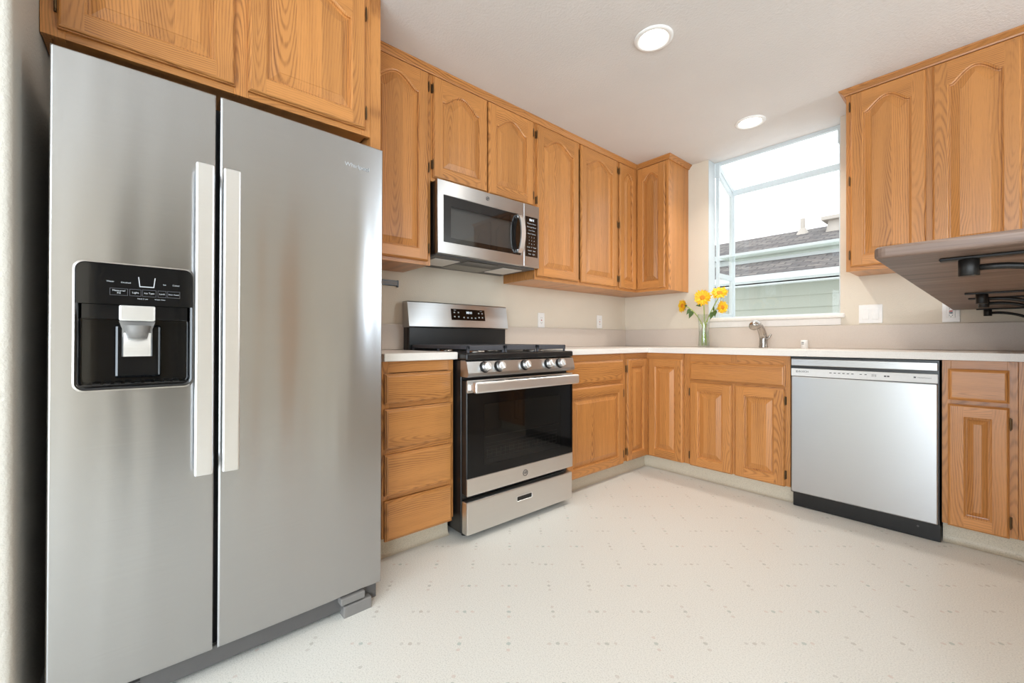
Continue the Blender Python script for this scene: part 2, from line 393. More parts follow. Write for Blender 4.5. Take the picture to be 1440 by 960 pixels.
def text(name, body, size, mat, parent, loc, rz=0.0, ext=0.0004, align='CENTER', tilt=0.0, sx=1.0):
    cu = bpy.data.curves.new(name, 'FONT'); cu.body = body; cu.size = size; cu.extrude = ext; cu.align_x = align; cu.align_y = 'CENTER'; cu.resolution_u = 3
    o = bpy.data.objects.new(name, cu); COL.objects.link(o)
    dg = bpy.context.evaluated_depsgraph_get(); me = bpy.data.meshes.new_from_object(o.evaluated_get(dg)); me.name = name
    bpy.data.objects.remove(o); bpy.data.curves.remove(cu)
    me.materials.clear(); me.materials.append(M[mat])
    q = bpy.data.objects.new(name, me); COL.objects.link(q); q.parent = parent; q.location = loc
    q.rotation_euler = (radians(90) + tilt, 0, rz); q.scale = (sx, 1, 1)
    return q

# ------------------------------------------------------------------ cabinet joinery (local: x across, y into the cabinet, z up, front of face frame at y=0)
T = 0.020
def rim(mb, w, h, d=0.0, t=T, lip=0.009, key=None):
    """profiled outer edge of a door or drawer front, four mitred strips"""
    pr = [(0, 0), (0, -t * .55), (lip * .25, -t * .62), (lip * .45, -t * .86), (lip * .8, -t * .97), (lip, -t)]
    def L(o, y): return [(o, y, o), (w - o, y, o), (w - o, y, h - o), (o, y, h - o)]
    for i, ax in enumerate(('x', 'z', 'x', 'z')):
        loops = [[L(o, y)[i], L(o, y)[(i + 1) % 4]] for o, y in pr]
        mb.rings(loops, axis=ax, closed=False)
    mb.add([(0, 0, 0), (w, 0, 0), (w, 0, h), (0, 0, h)], [[0, 3, 2, 1]])

def door_mesh(w, h, arch=0.0, sw=0.055, bot=None, top=None, staves=True):
    mb = MB(); sw = min(sw, w * .27); br = bot or sw + .004; tr = top or sw + .004; lip = 0.009; t = T
    rim(mb, w, h, lip=lip)
    x0, x1, z0, zt = sw, w - sw, br, h - tr
    n = 28 if arch else 2
    def f(u, d):                       # u in 0..1 across the opening
        s = abs(2 * u - 1)
        if not arch: return zt - d
        k = 1 - min(1, s / .90)
        e = 0.5 - 0.5 * cos(pi * k ** .72)
        return zt - arch + arch * e - d * (1 + .22 * sin(pi * k))
    def loop(d, y):
        L = [(x0 + d, y, z0 + d), (x1 - d, y, z0 + d)]
        for i in range(n + 1):
            u = 1 - i / n; L.append((x0 + d + (x1 - x0 - 2 * d) * u, y, f(u, d)))
        return L
    # stiles, rails
    mb.add([(lip, -t, lip), (sw, -t, lip), (sw, -t, h - lip), (lip, -t, h - lip)], [[0, 1, 2, 3]])
    mb.add([(w - sw, -t, lip), (w - lip, -t, lip), (w - lip, -t, h - lip), (w - sw, -t, h - lip)], [[0, 1, 2, 3]])
    mb.add([(sw, -t, lip), (x1, -t, lip), (x1, -t, br), (sw, -t, br)], [[0, 1, 2, 3]], 'x')
    vs = []; fs = []
    for i in range(n + 1):
        u = i / n; x = x0 + (x1 - x0) * u; vs += [(x, -t, f(u, 0)), (x, -t, h - lip)]
        if i: fs.append([2 * i - 2, 2 * i, 2 * i + 1, 2 * i - 1])
    mb.add(vs, fs, 'x')
    # bead, groove, raised bevel and field
    fw = min(.030, (x1 - x0) * .20)
    mb.rings([loop(0, -t), loop(.002, -t + .002), loop(.006, -t + .004), loop(.0068, -t + .0120), loop(.0120, -t + .0130)], smooth=False)
    key = (random.uniform(-.06, .06), random.uniform(0, 3), random.uniform(0, 9), random.random())
    mb.rings([loop(.012, -t + .0130), loop(.012 + fw, -t + .0026), loop(.0135 + fw, -t + .0012)], mat=1 if staves else 0, key=key, cap=True)
    return mb
def hinge_mesh(side):
    mb = MB(); s = side
    mb.cyl((s * .003, -.015, -.022), (s * .003, -.015, .022), .0034, n=10)
    mb.cyl((s * .003, -.015, -.028), (s * .003, -.015, .028), .002, n=8)
    mb.box(min(0, s * .008), max(0, s * .008), -.006, 0, -.024, .024, .001, seg=1)
    return mb
def add_door(root, x, z, w, h, arch=0.0, hinge=0, nh=2, loc_y=0.0, rz=0.0, pos=None, **kw):
    d = door_mesh(w, h, arch, **kw).build('door', ['oak', 'oakp'], root, pos or (x, loc_y, z), rz)
    if hinge:
        zs = (0.07, h - 0.07) if nh == 2 else (0.07, h * .5, h - .07)
        for q in zs: hinge_mesh(hinge).build('hinge', 'bronze', d, (0 if hinge < 0 else w, 0, q))
    return d
def add_drawer(root, x, z, w, h, name='drawer_front'):
    mb = MB(); rim(mb, w, h, lip=.014, t=.019); l = .014
    mb.add([(l, -.019, l), (w - l, -.019, l), (w - l, -.019, h - l), (l, -.019, h - l)], [[0, 1, 2, 3]], 'x')
    return mb.build(name, 'oak', root, (x, 0, z))
def carcass(root, w, d, z0, z1, ends=True):
    mb = MB()
    mb.box(0.0005, .016, .019, d, z0, z1, axis='zy'); mb.box(w - .016, w - .0005, .019, d, z0, z1, axis='zy')
    mb.box(.016, w - .016, .019, d, z0, z0 + .014, axis='x'); mb.box(.016, w - .016, .019, d, z1 - .014, z1, axis='x')
    mb.box(.016, w - .016, d - .008, d, z0 + .014, z1 - .014)
    return mb.build('carcass', 'oak', root)
def frame(root, w, z0, z1, stiles, rails, name='face_frame'):
    mb = MB(); xs = sorted(stiles)
    for a, b in xs: mb.box(a, b, 0, .019, z0, z1, .0008, 'z', 1)
    for i in range(len(xs) - 1):
        for a, b in rails: mb.box(xs[i][1], xs[i + 1][0], .0004, .0186, a, b, .0006, 'x', 1)
    return mb.build(name, 'oak', root)

# ------------------------------------------------------------------ room shell
CZ = 2.45
mb = MB(); mb.box(-.15, 6.3, -6.65, .15, -.08, 0); struct(mb.build('floor', 'floor'))
mb = MB(); mb.box(-.15, 6.3, -6.65, .0, CZ, CZ + .1); mb.box(-.15, 4.75, 0, .125, CZ, CZ + .1); struct(mb.build('ceiling', 'ceil'))
mb = MB(); mb.box(-.12, 0, -3.70, .12, 0, CZ); struct(mb.build('wall_left', 'wall'))
WX0, WX1, WZ0 = .795, 1.664, 1.150
mb = MB(); mb.box(0, WX0, 0, .12, 0, CZ, 0); mb.box(WX1, 4.6, 0, .12, 0, CZ); mb.box(WX0, WX1, 0, .12, 0, WZ0)
struct(mb.build('wall_back', 'wall'))
mb = MB(); mb.box(-.12, .896, -6.5, -3.70, 0, CZ, .014, seg=4, smooth=True); struct(mb.build('wall_alcove', 'alcove'))
mb = MB()
RW_OPEN = ((-6.4, -4.8), (-.72, -.06))
for a in ((-6.5, -6.4), (-4.8, -3.70), (-2.95, -.72), (-.06, .12)): mb.box(4.6, 4.72, a[0], a[1], 0, CZ)
for a in RW_OPEN: mb.box(4.6, 4.72, a[0], a[1], 0, .35); mb.box(4.6, 4.72, a[0], a[1], 2.33, CZ)
mb.box(4.6, 4.72, -3.70, -2.95, 2.05, CZ); mb.box(4.72, 6.2, -3.82, -3.70, 0, CZ); mb.box(4.72, 6.2, -2.95, -2.83, 0, CZ); mb.box(6.2, 6.3, -3.82, -2.83, 0, CZ); struct(mb.build('wall_right', 'wall'))  # unlit niche added to reflect as a dark band in the refrigerator
mb = MB()
for a in ((.9, 1.60), (4.0, 4.72)): mb.box(a[0], a[1], -6.62, -6.5, 0, CZ)
mb.box(1.60, 4.0, -6.62, -6.5, 0, .2); mb.box(1.60, 4.0, -6.62, -6.5, 2.4, CZ); struct(mb.build('wall_front', 'wall'))
# windows behind the camera
def plain_window(name, horiz, a0, a1, z0, z1, c, n):
    mb = MB(); fw = .05
    def bx(p, q, u, v, m=0):
        if horiz: mb.box(p, q, c - .03, c + .03, u, v, .003, seg=1)
        else: mb.box(c - .03, c + .03, p, q, u, v, .003, seg=1)
    bx(a0, a1, z0, z0 + fw); bx(a0, a1, z1 - fw, z1)
    for i in range(n + 1):
        p = a0 + (a1 - a0 - fw) * i / n; bx(p, p + fw, z0 + fw, z1 - fw)
    return struct(mb.build(name, 'white_paint'))
plain_window('window_2', False, -6.4, -4.8, .35, 2.33, 4.63, 2)
plain_window('fill_window', False, -.72, -.06, .35, 2.33, 4.63, 1)  # unseen opening added for the side fill, outside the refrigerator's reflection
mb = MB(); mb.box(4.555, 4.598, -2.12, -1.94, .002, 2.05, .004, seg=1); struct(mb.build('reflected_strip', 'oakp'))  # unseen oak strip added to mirror as a warm streak on the refrigerator
plain_window('window_3', True, 1.60, 4.0, .2, 2.4, -6.53, 2)
# half wall carrying the bar on the right
mb = MB(); mb.box(2.62, 2.74, -2.2, -.002, 0, 1.139, .004, seg=1); struct(mb.build('wall_peninsula', 'wall'))
# covered vinyl bases under the cabinets
def cove(name, segs):
    mb = MB()
    for kind, a, b, c in segs:
        if kind == 'x':    # faces +x, at x=c, y from a to b
            prof = [(c, .1), (c, .03), (c + .004, .012), (c + .012, .003), (c + .024, .0008)]
            L = [[(p, a, z) for p, z in prof], [(p, b, z) for p, z in prof]]
        else:
            prof = [(c, .1), (c, .03), (c - .004, .012), (c - .012, .003), (c - .024, .0008)]
            L = [[(a, p, z) for p, z in prof], [(b, p, z) for p, z in prof]]
        vs = L[0] + L[1]; n = len(prof)
        mb.add(vs, [[i, i + 1, n + i + 1, n + i] for i in range(n - 1)], smooth=True)
        if kind == 'x': mb.box(c - .015, c - .001, a, b, 0.001, .1)
        else: mb.box(a, b, c + .001, c + .015, 0.001, .1)
    return struct(mb.build(name, 'cove'))
cove('baseboard_left', [('x', -2.702, -2.336, .545), ('x', -1.562, -.545, .545)])
cove('baseboard_back', [('y', .545, 1.548, -.545), ('y', 2.172, 2.62, -.545)])
mb = MB(); mb.box(.8962, .904, -6.4, -3.722, .001, .09, .002, seg=1); struct(mb.build('baseboard_alcove', 'trim_white'))

# ------------------------------------------------------------------ garden window
GY0, GY1, GXL, GXR, GT = .12, .44, .800, 1.660, 2.285
win = bpy.data.objects.new('window_1', None); COL.objects.link(win); struct(win)
mb = MB()
mb.box(WX0 + .002, WX1 - .002, .002, GY1, WZ0 - .03, WZ0 - .001, .001, seg=1)
mb.build('sill_board', 'white_paint', win)
mb = MB(); mb.box(WX0 + .0004, WX0 + .003, .0035, .118, WZ0, CZ - .001, .0008, seg=1); mb.build('jamb_liner', 'white_paint', win)
mb = MB(); mb.box(WX1 - .003, WX1 - .0004, .0035, .118, WZ0, CZ - .001, .0008, seg=1); mb.build('jamb_liner', 'white_paint', win)
mb = MB(); f = .034
zt0 = CZ - .012
mb.box(GXL, GXR, GY0, GY0 + .03, zt0 - .012, zt0 + .02, .002, seg=1)               # head at the wall
mb.box(GXL, GXR, GY1 - .03, GY1, GT - .045, GT, .003, seg=1)                         # front head
mb.box(GXL, GXR, GY1 - .03, GY1, WZ0, WZ0 + .025, .003, seg=1)                       # front sill
for xa in (GXL, GXR - f): mb.box(xa, xa + f, GY1 - .034, GY1, WZ0, GT - .02, .003, seg=1)   # front posts
sl = (zt0 - GT) / (GY1 - GY0)
for xa in (GXL, GXR - .03):                                                             # sloped roof bars and side frames
    pr = [(GY0, zt0 + .004), (GY1, GT + .004), (GY1, GT - .04), (GY0, zt0 - .04)]
    vs = [(xa, y, z) for y, z in pr] + [(xa + .03, y, z) for y, z in pr]
    mb.add(vs, [[0, 1, 2, 3], [7, 6, 5, 4], [0, 4, 5, 1], [1, 5, 6, 2], [2, 6, 7, 3], [3, 7, 4, 0]])
    pr = [(GY0, zt0 - .04), (GY1 - .03, GT - .04 + .03 * sl), (GY1 - .03, GT - .075), (GY0, zt0 - .085)]
    vs = [(xa + .006, y, z) for y, z in pr] + [(xa + .024, y, z) for y, z in pr]
    mb.add(vs, [[0, 1, 2, 3], [7, 6, 5, 4], [0, 4, 5, 1], [1, 5, 6, 2], [2, 6, 7, 3], [3, 7, 4, 0]])
    mb.box(xa + .004, xa + .028, GY0, GY0 + .02, WZ0, zt0 - .03, .002, seg=1)
    mb.box(xa + .004, xa + .028, GY1 - .056, GY1 - .034, WZ0, GT - .04, .002, seg=1)
    mb.box(xa + .004, xa + .028, GY0 + .02, GY1 - .05, 1.485, 1.53, .003, seg=1)         # mid bar of the side
    mb.box(xa + .004, xa + .028, GY0 + .02, GY1 - .05, WZ0, WZ0 + .045, .003, seg=1)
for a, b in ((GXL - .0012, GXL + .0335), (GXR - .0335, GXR + .0012)): mb.box(a, b, GY0 - .003, GY0 + .033, zt0 - .112, zt0 + .0115, .001, seg=1)
mb.build('frame', 'white_paint', win)
mb = MB(); mb.add([(GXL + .02, GY0 + .02, zt0 - .004), (GXR - .02, GY0 + .02, zt0 - .004), (GXR - .02, GY1 - .01, GT - .004), (GXL + .02, GY1 - .01, GT - .004)], [[0, 1, 2, 3]])
mb.build('roof_pane', 'panedirt', win)
mb = MB(); mb.add([(GXL + .02, GY1 - .015, WZ0 + .01), (GXR - .02, GY1 - .015, WZ0 + .01), (GXR - .02, GY1 - .015, GT - .02), (GXL + .02, GY1 - .015, GT - .02)], [[0, 1, 2, 3]])
mb.build('front_pane', 'pane', win)
for xa in (GXL + .015, GXR - .015):
    mb = MB(); mb.add([(xa, GY0 + .01, WZ0 + .02), (xa, GY1 - .04, WZ0 + .02), (xa, GY1 - .04, GT - .04), (xa, GY0 + .01, zt0 - .05)], [[0, 1, 2, 3]]); mb.build('side_pane', 'pane', win)
mb = MB(); mb.box(GXL + .03, GXR - .03, GY0 + .01, GY1 - .06, 1.646, 1.652, .0015, seg=1); mb.build('glass_shelf', 'shelfglass', win)
# sill nosing, apron band
mb = MB(); mb.box(.782, 1.692, -.028, -.001, 1.117, 1.149, .012, seg=4, smooth=True); mb.box(.79, 1.668, -.008, -.0005, 1.070, 1.117, .002, seg=1)
struct(mb.build('trim_1', 'trim_white'))

# ------------------------------------------------------------------ crown moulding
def sweep(path, prof, zoff=0):
    P = [Vector((x, y)) for x, y in path]; mb = MB(); loops = []
    for i, p in enumerate(P):
        ns = []
        if i: d = (P[i] - P[i - 1]).normalized(); ns.append(Vector((d.y, -d.x)))
        if i < len(P) - 1: d = (P[i + 1] - P[i]).normalized(); ns.append(Vector((d.y, -d.x)))
        nn = sum(ns, Vector((0, 0))); nn = nn / (nn.length ** 2) * len(ns) if len(ns) == 2 else nn
        if len(ns) == 2: nn = (ns[0] + ns[1]) / (1 + ns[0].dot(ns[1]))
        loops.append([(p.x + nn.x * o, p.y + nn.y * o, z) for o, z in prof])
    n = len(prof)
    for i in range(len(loops) - 1):
        along = 'y' if abs(P[i + 1].y - P[i].y) > abs(P[i + 1].x - P[i].x) else 'x'
        mb.add(loops[i] + loops[i + 1], [[k, k + 1, n + k + 1, n + k] for k in range(n - 1)], 'yz' if along == 'y' else 'x')
    mb.add(loops[0], [list(range(n))]); mb.add(loops[-1], [list(range(n))])
    return mb
CP = [(.0005, 2.416), (.010, 2.416), (.012, 2.424), (.019, 2.432), (.026, 2.439), (.030, 2.441), (.031, 2.4495), (.0005, 2.4495)]
struct(sweep([(.330, -2.708), (.330, -.330), (.628, -.330), (.628, -.002)], CP).build('trim_2', 'oak'))
struct(sweep([(1.757, -.002), (1.757, -.330), (2.84, -.330)], CP).build('trim_3', 'oak'))

# ------------------------------------------------------------------ wall cabinets
UB, UT, DB, DT = 1.375, 2.449, 1.395, 2.411
def upper(label, y0, y1, z0, doors, hinges, nh=2, dz0=None, stiles=None, arch=.062):
    w_ = y1 - y0; root = thing('wall_cabinet', label, 'cabinet', (.330, y0, 0), R90)
    carcass(root, w_, .327, z0 + .004, UT - .002)
    st = stiles or [(0, .04), (w_ - .04, w_)]
    frame(root, w_, z0, UT, st, [(z0, z0 + .04), (UT - .07, UT)])
    for (a, b), hg in zip(doors, hinges): add_door(root, a - y0, dz0 or z0 + .02, b - a, DT - (dz0 or z0 + .02), arch, hg, nh)
    return root
upper('tall single-door oak wall cabinet between the fridge surround and the microwave', -2.708, -2.311, UB, [(-2.693, -2.331)], [1], 3)
upper('short two-door oak wall cabinet directly above the microwave', -2.309, -1.528, 1.838, [(-2.300, -1.932), (-1.921, -1.552)], [-1, 1], 2, 1.857)
upper('tall two-door oak wall cabinet right of the microwave', -1.526, -.602, UB, [(-1.514, -1.092), (-1.066, -.622)], [-1, 1], 3)
# corner cabinet, L-shaped with a hinged pair of doors meeting in the inner corner
root = thing('corner_wall_cabinet', 'oak corner wall cabinet with two doors meeting at the inner angle, left of the window', 'cabinet', (0, 0, 0))
mb = MB()
mb.box(.003, .311, -.600, -.585, UB + .004, UT - .002); mb.box(.003, .018, -.585, -.003, UB + .004, UT - .002)
mb.box(.018, .611, -.018, -.003, UB + .004, UT - .002)
mb.box(.018, .611, -.311, -.018, UB + .004, UB + .018, axis='x'); mb.box(.018, .311, -.585, -.311, UB + .004, UB + .018, axis='x')
mb.box(.018, .611, -.311, -.018, UT - .02, UT - .004, axis='x'); mb.box(.018, .311, -.585, -.311, UT - .02, UT - .004, axis='x')
mb.build('carcass', 'oak', root)
mb = MB(); mb.box(.6115, .628, -.3105, -.003, UB, UT, .001, 'zy', 1); mb.build('end_panel', 'oakp', root)
mb = MB()
mb.box(.311, .330, -.600, -.585, UB, UT, .0006, 'zy', 1); mb.box(.311, .330, -.585, -.311, UB, UB + .03, .0006, 'yz', 1); mb.box(.311, .330, -.585, -.311, UT - .07, UT, .0006, 'yz', 1)
mb.box(.606, .628, -.330, -.311, UB, UT, .0006, 'z', 1); mb.box(.311, .606, -.330, -.311, UB, UB + .03, .0006, 'x', 1); mb.box(.311, .606, -.330, -.311, UT - .07, UT, .0006, 'x', 1)
mb.build('face_frame', 'oak', root)
mb = MB(); mb.box(.3302, .3499, -.3499, -.3302, DB, DT, axis='z'); mb.build('corner_strip', 'oak', root)
add_door(root, 0, 0, .2326, DT - DB, .05, -1, 3, pos=(.330, -.583, DB), rz=R90)
add_door(root, 0, 0, .2534, DT - DB, .05, 0, pos=(.3506, -.330, DB))
# right-hand wall cabinet by the window
root = thing('wall_cabinet', 'large two-door oak wall cabinet right of the window, above the bar', 'cabinet', (1.757, -.330, 0))
W = 1.08
carcass(root, W, .327, UB + .006, UT - .002)
frame(root, W, UB, UT, [(0, .045), (.325, .375), (.66, .715), (W - .045, W)], [(UB, UB + .04), (UT - .07, UT)])
add_door(root, .022, DB + .004, .318, DT - DB - .004, .062, -1, 3)
add_door(root, .364, DB + .004, .300, DT - DB - .004, .062, 0)
add_door(root, .716, DB + .004, .320, DT - DB - .004, .062, 1, 3)
# cabinet above the fridge with its tall side panel
root = thing('fridge_top_cabinet', 'deep two-door oak cabinet over the refrigerator with a tall side panel', 'cabinet', (.605, -3.6985, 0), R90)
W = .9885; zb = 1.832
mb = MB(); mb.box(.001, .018, .019, .60, zb + .004, 2.445, axis='zy'); mb.box(.018, .935, .019, .60, zb + .012, zb + .026, axis='x'); mb.box(.018, .935, .59, .60, zb + .03, 2.44)
mb.build('carcass', 'oak', root)
mb = MB(); mb.box(.9425, W, 0, .60, .001, 2.449, .001, 'zy', 1); mb.build('side_panel', 'oakp', root)
frame(root, .942, zb, 2.449, [(0, .049), (.4545, .4995), (.9045, .942)], [(zb, zb + .035), (2.39, 2.449)])
add_door(root, .0345, zb + .022, .423, .555, .055, -1, 2)
add_door(root, .4965, zb + .022, .420, .555, .055, 1, 2)

# ------------------------------------------------------------------ base cabinets
BT, BB = .875, .101
FX = .600
root = thing('drawer_cabinet', 'narrow oak base cabinet with four stacked drawers beside the refrigerator', 'cabinet', (FX, -2.704, 0), R90)
W = .366
carcass(root, W, .595, BB + .002, BT - .001)
frame(root, W, BB, BT, [(0, .034), (W - .030, W)], [(BB, BB + .02), (.267, .287), (.467, .489), (.668, .692), (.825, BT)])
for z0, z1 in ((.690, .822), (.490, .667), (.288, .467), (.090, .266)): add_drawer(root, .010, z0, W - .024, z1 - z0)
root = thing('base_cabinet', 'oak base cabinet with one drawer over one door, right of the range', 'cabinet', (FX, -1.560, 0), R90)
W = .662
carcass(root, W, .595, BB + .002, BT - .001)
frame(root, W, BB, BT, [(0, .05), (W - .045, W)], [(BB, BB + .02), (.655, .695), (.82, BT)])
add_drawer(root, .03, .686, .602, .145); add_door(root, .03, .094, .602, .570, 0, 1, 2)
root = thing('corner_base_cabinet', 'oak corner base cabinet with two narrow doors meeting at the inner angle', 'cabinet', (0, 0, 0))
mb = MB()
mb.box(.004, .58, -.896, -.882, BB + .002, BT - .001, axis='z'); mb.box(.004, .018, -.882, -.004, BB + .002, BT - .001); mb.box(.018, .894, -.018, -.004, BB + .002, BT - .001)
mb.box(.88, .894, -.58, -.018, BB + .002, BT - .001, axis='zy'); mb.box(.018, .88, -.58, -.018, BB + .002, BB + .016, axis='x'); mb.box(.018, .58, -.882, -.58, BB + .002, BB + .016, axis='x')
mb.build('carcass', 'oak', root)
mb = MB()
mb.box(.581, .600, -.896, -.880, BB, BT, .0006, 'zy', 1); mb.box(.581, .600, -.880, -.581, BB, BB + .02, .0006, 'yz', 1); mb.box(.581, .600, -.880, -.581, .80, BT, .0006, 'yz', 1)
mb.box(.876, .895, -.600, -.581, BB, BT, .0006, 'z', 1); mb.box(.581, .876, -.600, -.581, BB, BB + .02, .0006, 'x', 1); mb.box(.581, .876, -.600, -.581, .80, BT, .0006, 'x', 1)
mb.build('face_frame', 'oak', root)
mb = MB(); mb.box(.6002, .6199, -.6199, -.6002, .101, .833, axis='z'); mb.build('corner_strip', 'oak', root)
add_door(root, 0, 0, .2566, .734, 0, -1, 2, pos=(.600, -.877, .100), rz=R90, sw=.05)
add_door(root, 0, 0, .2690, .734, 0, 0, pos=(.6206, -.600, .100), sw=.055)
root = thing('sink_base_cabinet', 'oak sink base cabinet with a wide false drawer front over two doors', 'cabinet', (.897, -.600, 0))
W = .650
carcass(root, W, .595, BB + .002, .68)
frame(root, W, BB, BT, [(0, .045), (.315, .35), (W - .035, W)], [(BB, BB + .02), (.655, .705), (.815, BT)])
add_drawer(root, .045, .692, .580, .128, 'false_drawer_front')
add_door(root, .045, .099, .278, .580, 0, -1, 2); add_door(root, .343, .099, .280, .580, 0, 1, 2)
root = thing('base_cabinet', 'oak base cabinet with a small drawer over a narrow door, right of the dishwasher', 'cabinet', (2.172, -.600, 0))
W = .232
carcass(root, W, .595, BB + .002, BT - .001)
frame(root, W, BB, BT, [(0, .03), (W - .03, W)], [(BB, BB + .02), (.66, .70), (.825, BT)])
add_drawer(root, .020, .690, .188, .146); add_door(root, .020, .099, .188, .572, 0, 1, 2, sw=.052)
mb = MB(); mb.box(W + .001, W + .20, .001, .019, BB, BT, .001, 'z', 1); mb.build('filler_panel', 'oak', root)

# ------------------------------------------------------------------ countertops, backsplash
CT0, CT1 = .8765, .912
def slab(mb, x0, x1, y0, y1, z0=CT0, z1=CT1, bev=.004): mb.box(x0, x1, y0, y1, z0, z1, bev, seg=2)
mb = MB(); slab(mb, .001, .636, -2.7065, -2.333)
tag(mb.build('countertop', 'counter'), 'short cream countertop between the refrigerator and the range', 'countertop')
mb = MB()
sx0, sx1, sy0, sy1 = .93, 1.50, -.52, -.13
slab(mb, .001, .636, -1.562, -.6365); slab(mb, .001, sx0, -.6365, -.001, bev=0); slab(mb, sx0, sx1, -.6365, sy0, bev=.001); slab(mb, sx0, sx1, sy1, -.001, bev=.001); slab(mb, sx1, 2.61, -.6365, -.001, bev=.001)
tag(mb.build('countertop', 'counter'), 'long L-shaped cream countertop running under the window', 'countertop')
mb = MB(); mb.box(.001, .020, -2.7065, -.022, CT1 + .001, 1.066, .002, seg=1); tag(mb.build('backsplash', 'splash'), 'low beige backsplash strip along the range wall', 'backsplash')
mb = MB(); mb.box(.0015, 2.61, -.020, -.001, CT1 + .001, 1.066, .002, seg=1); tag(mb.build('backsplash', 'splash'), 'low beige backsplash strip under the window', 'backsplash')
mb = MB(); zb = .72
mb.box(sx0 - .006, sx0, sy0 - .006, sy1 + .006, zb, CT0 - .001); mb.box(sx1, sx1 + .006, sy0 - .006, sy1 + .006, zb, CT0 - .001)
mb.box(sx0, sx1, sy0 - .006, sy0, zb, CT0 - .001); mb.box(sx0, sx1, sy1, sy1 + .006, zb, CT0 - .001); mb.box(sx0, sx1, sy0, sy1, zb, zb + .006)
sk = mb.build('sink', 'sink'); tag(sk, 'white undermount sink set into the countertop below the window', 'sink')
mb = MB(); mb.lathe([(.0, zb + .010), (.03, zb + .010), (.04, zb + .0065)], (1.215, -.32, 0)); mb.build('drain', 'nickel', sk)

# ------------------------------------------------------------------ refrigerator
FW = .840
fr = thing('refrigerator', 'large stainless steel side-by-side refrigerator with ice and water dispenser', 'refrigerator', (.872, -3.6545, 0), radians(91.4))
fr.rotation_euler = (0, radians(.30), radians(91.4))
def bow(x): s = (x - FW / 2) / (FW / 2); return -.008 * (1 - s * s)
DZ0, DZ1 = .077, 1.682
def fridge_door(name, x0, x1, hole=None):
    mb = MB(); xs = sorted(set([x0, x0 + .004, x0 + .005] + [x0 + .004 + (x1 - x0 - .008) * i / 16 for i in range(1, 16)] + [x1 - .005, x1 - .004, x1] + ([hole[0], hole[1]] if hole else [])))
    zs = [DZ0, DZ0 + .004, DZ0 + .005] + ([hole[2], hole[3]] if hole else []) + [DZ1 - .005, DZ1 - .004, DZ1]
    def Y(x, z):
        e = .004 if (x in (x0, x1)) else 0
        e = max(e, .004 if z in (DZ0, DZ1) else 0)
        return bow(x) + e
    vs = [(x, Y(x, z), z) for z in zs for x in xs]; n = len(xs); fs = []
    for k in range(len(zs) - 1):
        for i in range(n - 1):
            if hole and hole[0] <= xs[i] < hole[1] - 1e-6 and abs(zs[k] - hole[2]) < 1e-6: continue
            fs.append([k * n + i, k * n + i + 1, (k + 1) * n + i + 1, (k + 1) * n + i])
    mb.add(vs, fs, smooth=True)
    B = .062
    per = [(x, Y(x, DZ0), DZ0) for x in xs] + [(x1, Y(x1, z), z) for z in zs[1:-1]] + [(x, Y(x, DZ1), DZ1) for x in xs[::-1]] + [(x0, Y(x0, z), z) for z in zs[1:-1][::-1]]
    mb.rings([per, [(p[0], B, p[2]) for p in per]], cap=False)
    mb.add([(x0, B, DZ0), (x1, B, DZ0), (x1, B, DZ1), (x0, B, DZ1)], [[0, 3, 2, 1]])
    return mb.build(name, 'fsteel', fr)
hx0, hx1, hz0, hz1 = .046, .274, .846, 1.164
ld = fridge_door('freezer_door', 0, .3265, (hx0, hx1, hz0, hz1)); rd = fridge_door('refrigerator_door', .3375, FW)
mb = MB(); mb.box(.004, FW - .004, .068, .78, .05, 1.655, .004, seg=1); mb.box(.02, FW - .02, .0625, .068, .09, 1.67, 0)
mb.build('body', 'fridge_side', fr)
mb = MB(); mb.box(.01, FW - .01, .020, .035, .016, .072, .002, seg=1); mb.build('base_grille', 'dark_gray', fr)
mb = MB()
for i in range(2): mb.box(.02, .17, .0185, .0202, .046 + i * .012, .053 + i * .012)
mb.build('grille_slots', 'black', fr)
mb = MB(); mb.box(.700, .800, -.012, .03, .001, .044, .004); mb.box(.690, .775, -.012, .03, .050, .074, .003); mb.box(.70, .71, .0, .03, .03, .06)
mb.build('hinge_foot', 'gray', fr)
mb = MB(); mb.box(.03, .11, .0, .03, .001, .044, .004); mb.build('hinge_foot', 'gray', fr)
for x in (.05, FW - .12): mb = MB(); mb.box(x, x + .07, .1, .7, .0005, .051); mb.build('roller_rail', 'black', fr)
for parent, xc in ((ld, .2975), (rd, .3605)):
    mb = MB(); n = 14; z0, z1 = .598, 1.460; hw = .0205; prof = []
    y0 = bow(xc)
    mb.box(xc - hw, xc + hw, y0 - .052, y0 - .036, z0, z1, .004, seg=3)
    for z in (z0 + .02, z1 - .02): mb.box(xc - .012, xc + .012, y0 - .040, y0 + .002, z - .018, z + .018, .002, seg=1)
    mb.build('handle', 'steelb', parent)
# dispenser
def rrect(x0, x1, z0, z1, r, y, n=6):
    L = []
    for cx, cz, a0 in ((x1 - r, z0 + r, -90), (x1 - r, z1 - r, 0), (x0 + r, z1 - r, 90), (x0 + r, z0 + r, 180)):
        for i in range(n + 1):
            a = radians(a0 + 90 * i / n); L.append((cx + r * cos(a), y if not callable(y) else y(cx), cz + r * sin(a)))
    return L
dp = MB(); yb = -.0105
dp.rings([rrect(hx0 - .0045, hx1 + .0045, hz0 - .0045, hz1 + .0045, .021, yb + .006), rrect(hx0 - .0045, hx1 + .0045, hz0 - .0045, hz1 + .0045, .021, yb - .001), rrect(hx0 - .001, hx1 + .001, hz0 - .001, hz1 + .001, .020, yb - .002), rrect(hx0, hx1, hz0, hz1, .019, yb + .001)], smooth=False)
dsp = dp.build('dispenser_bezel', 'nickel', ld)
mb = MB()
zc = 1.062
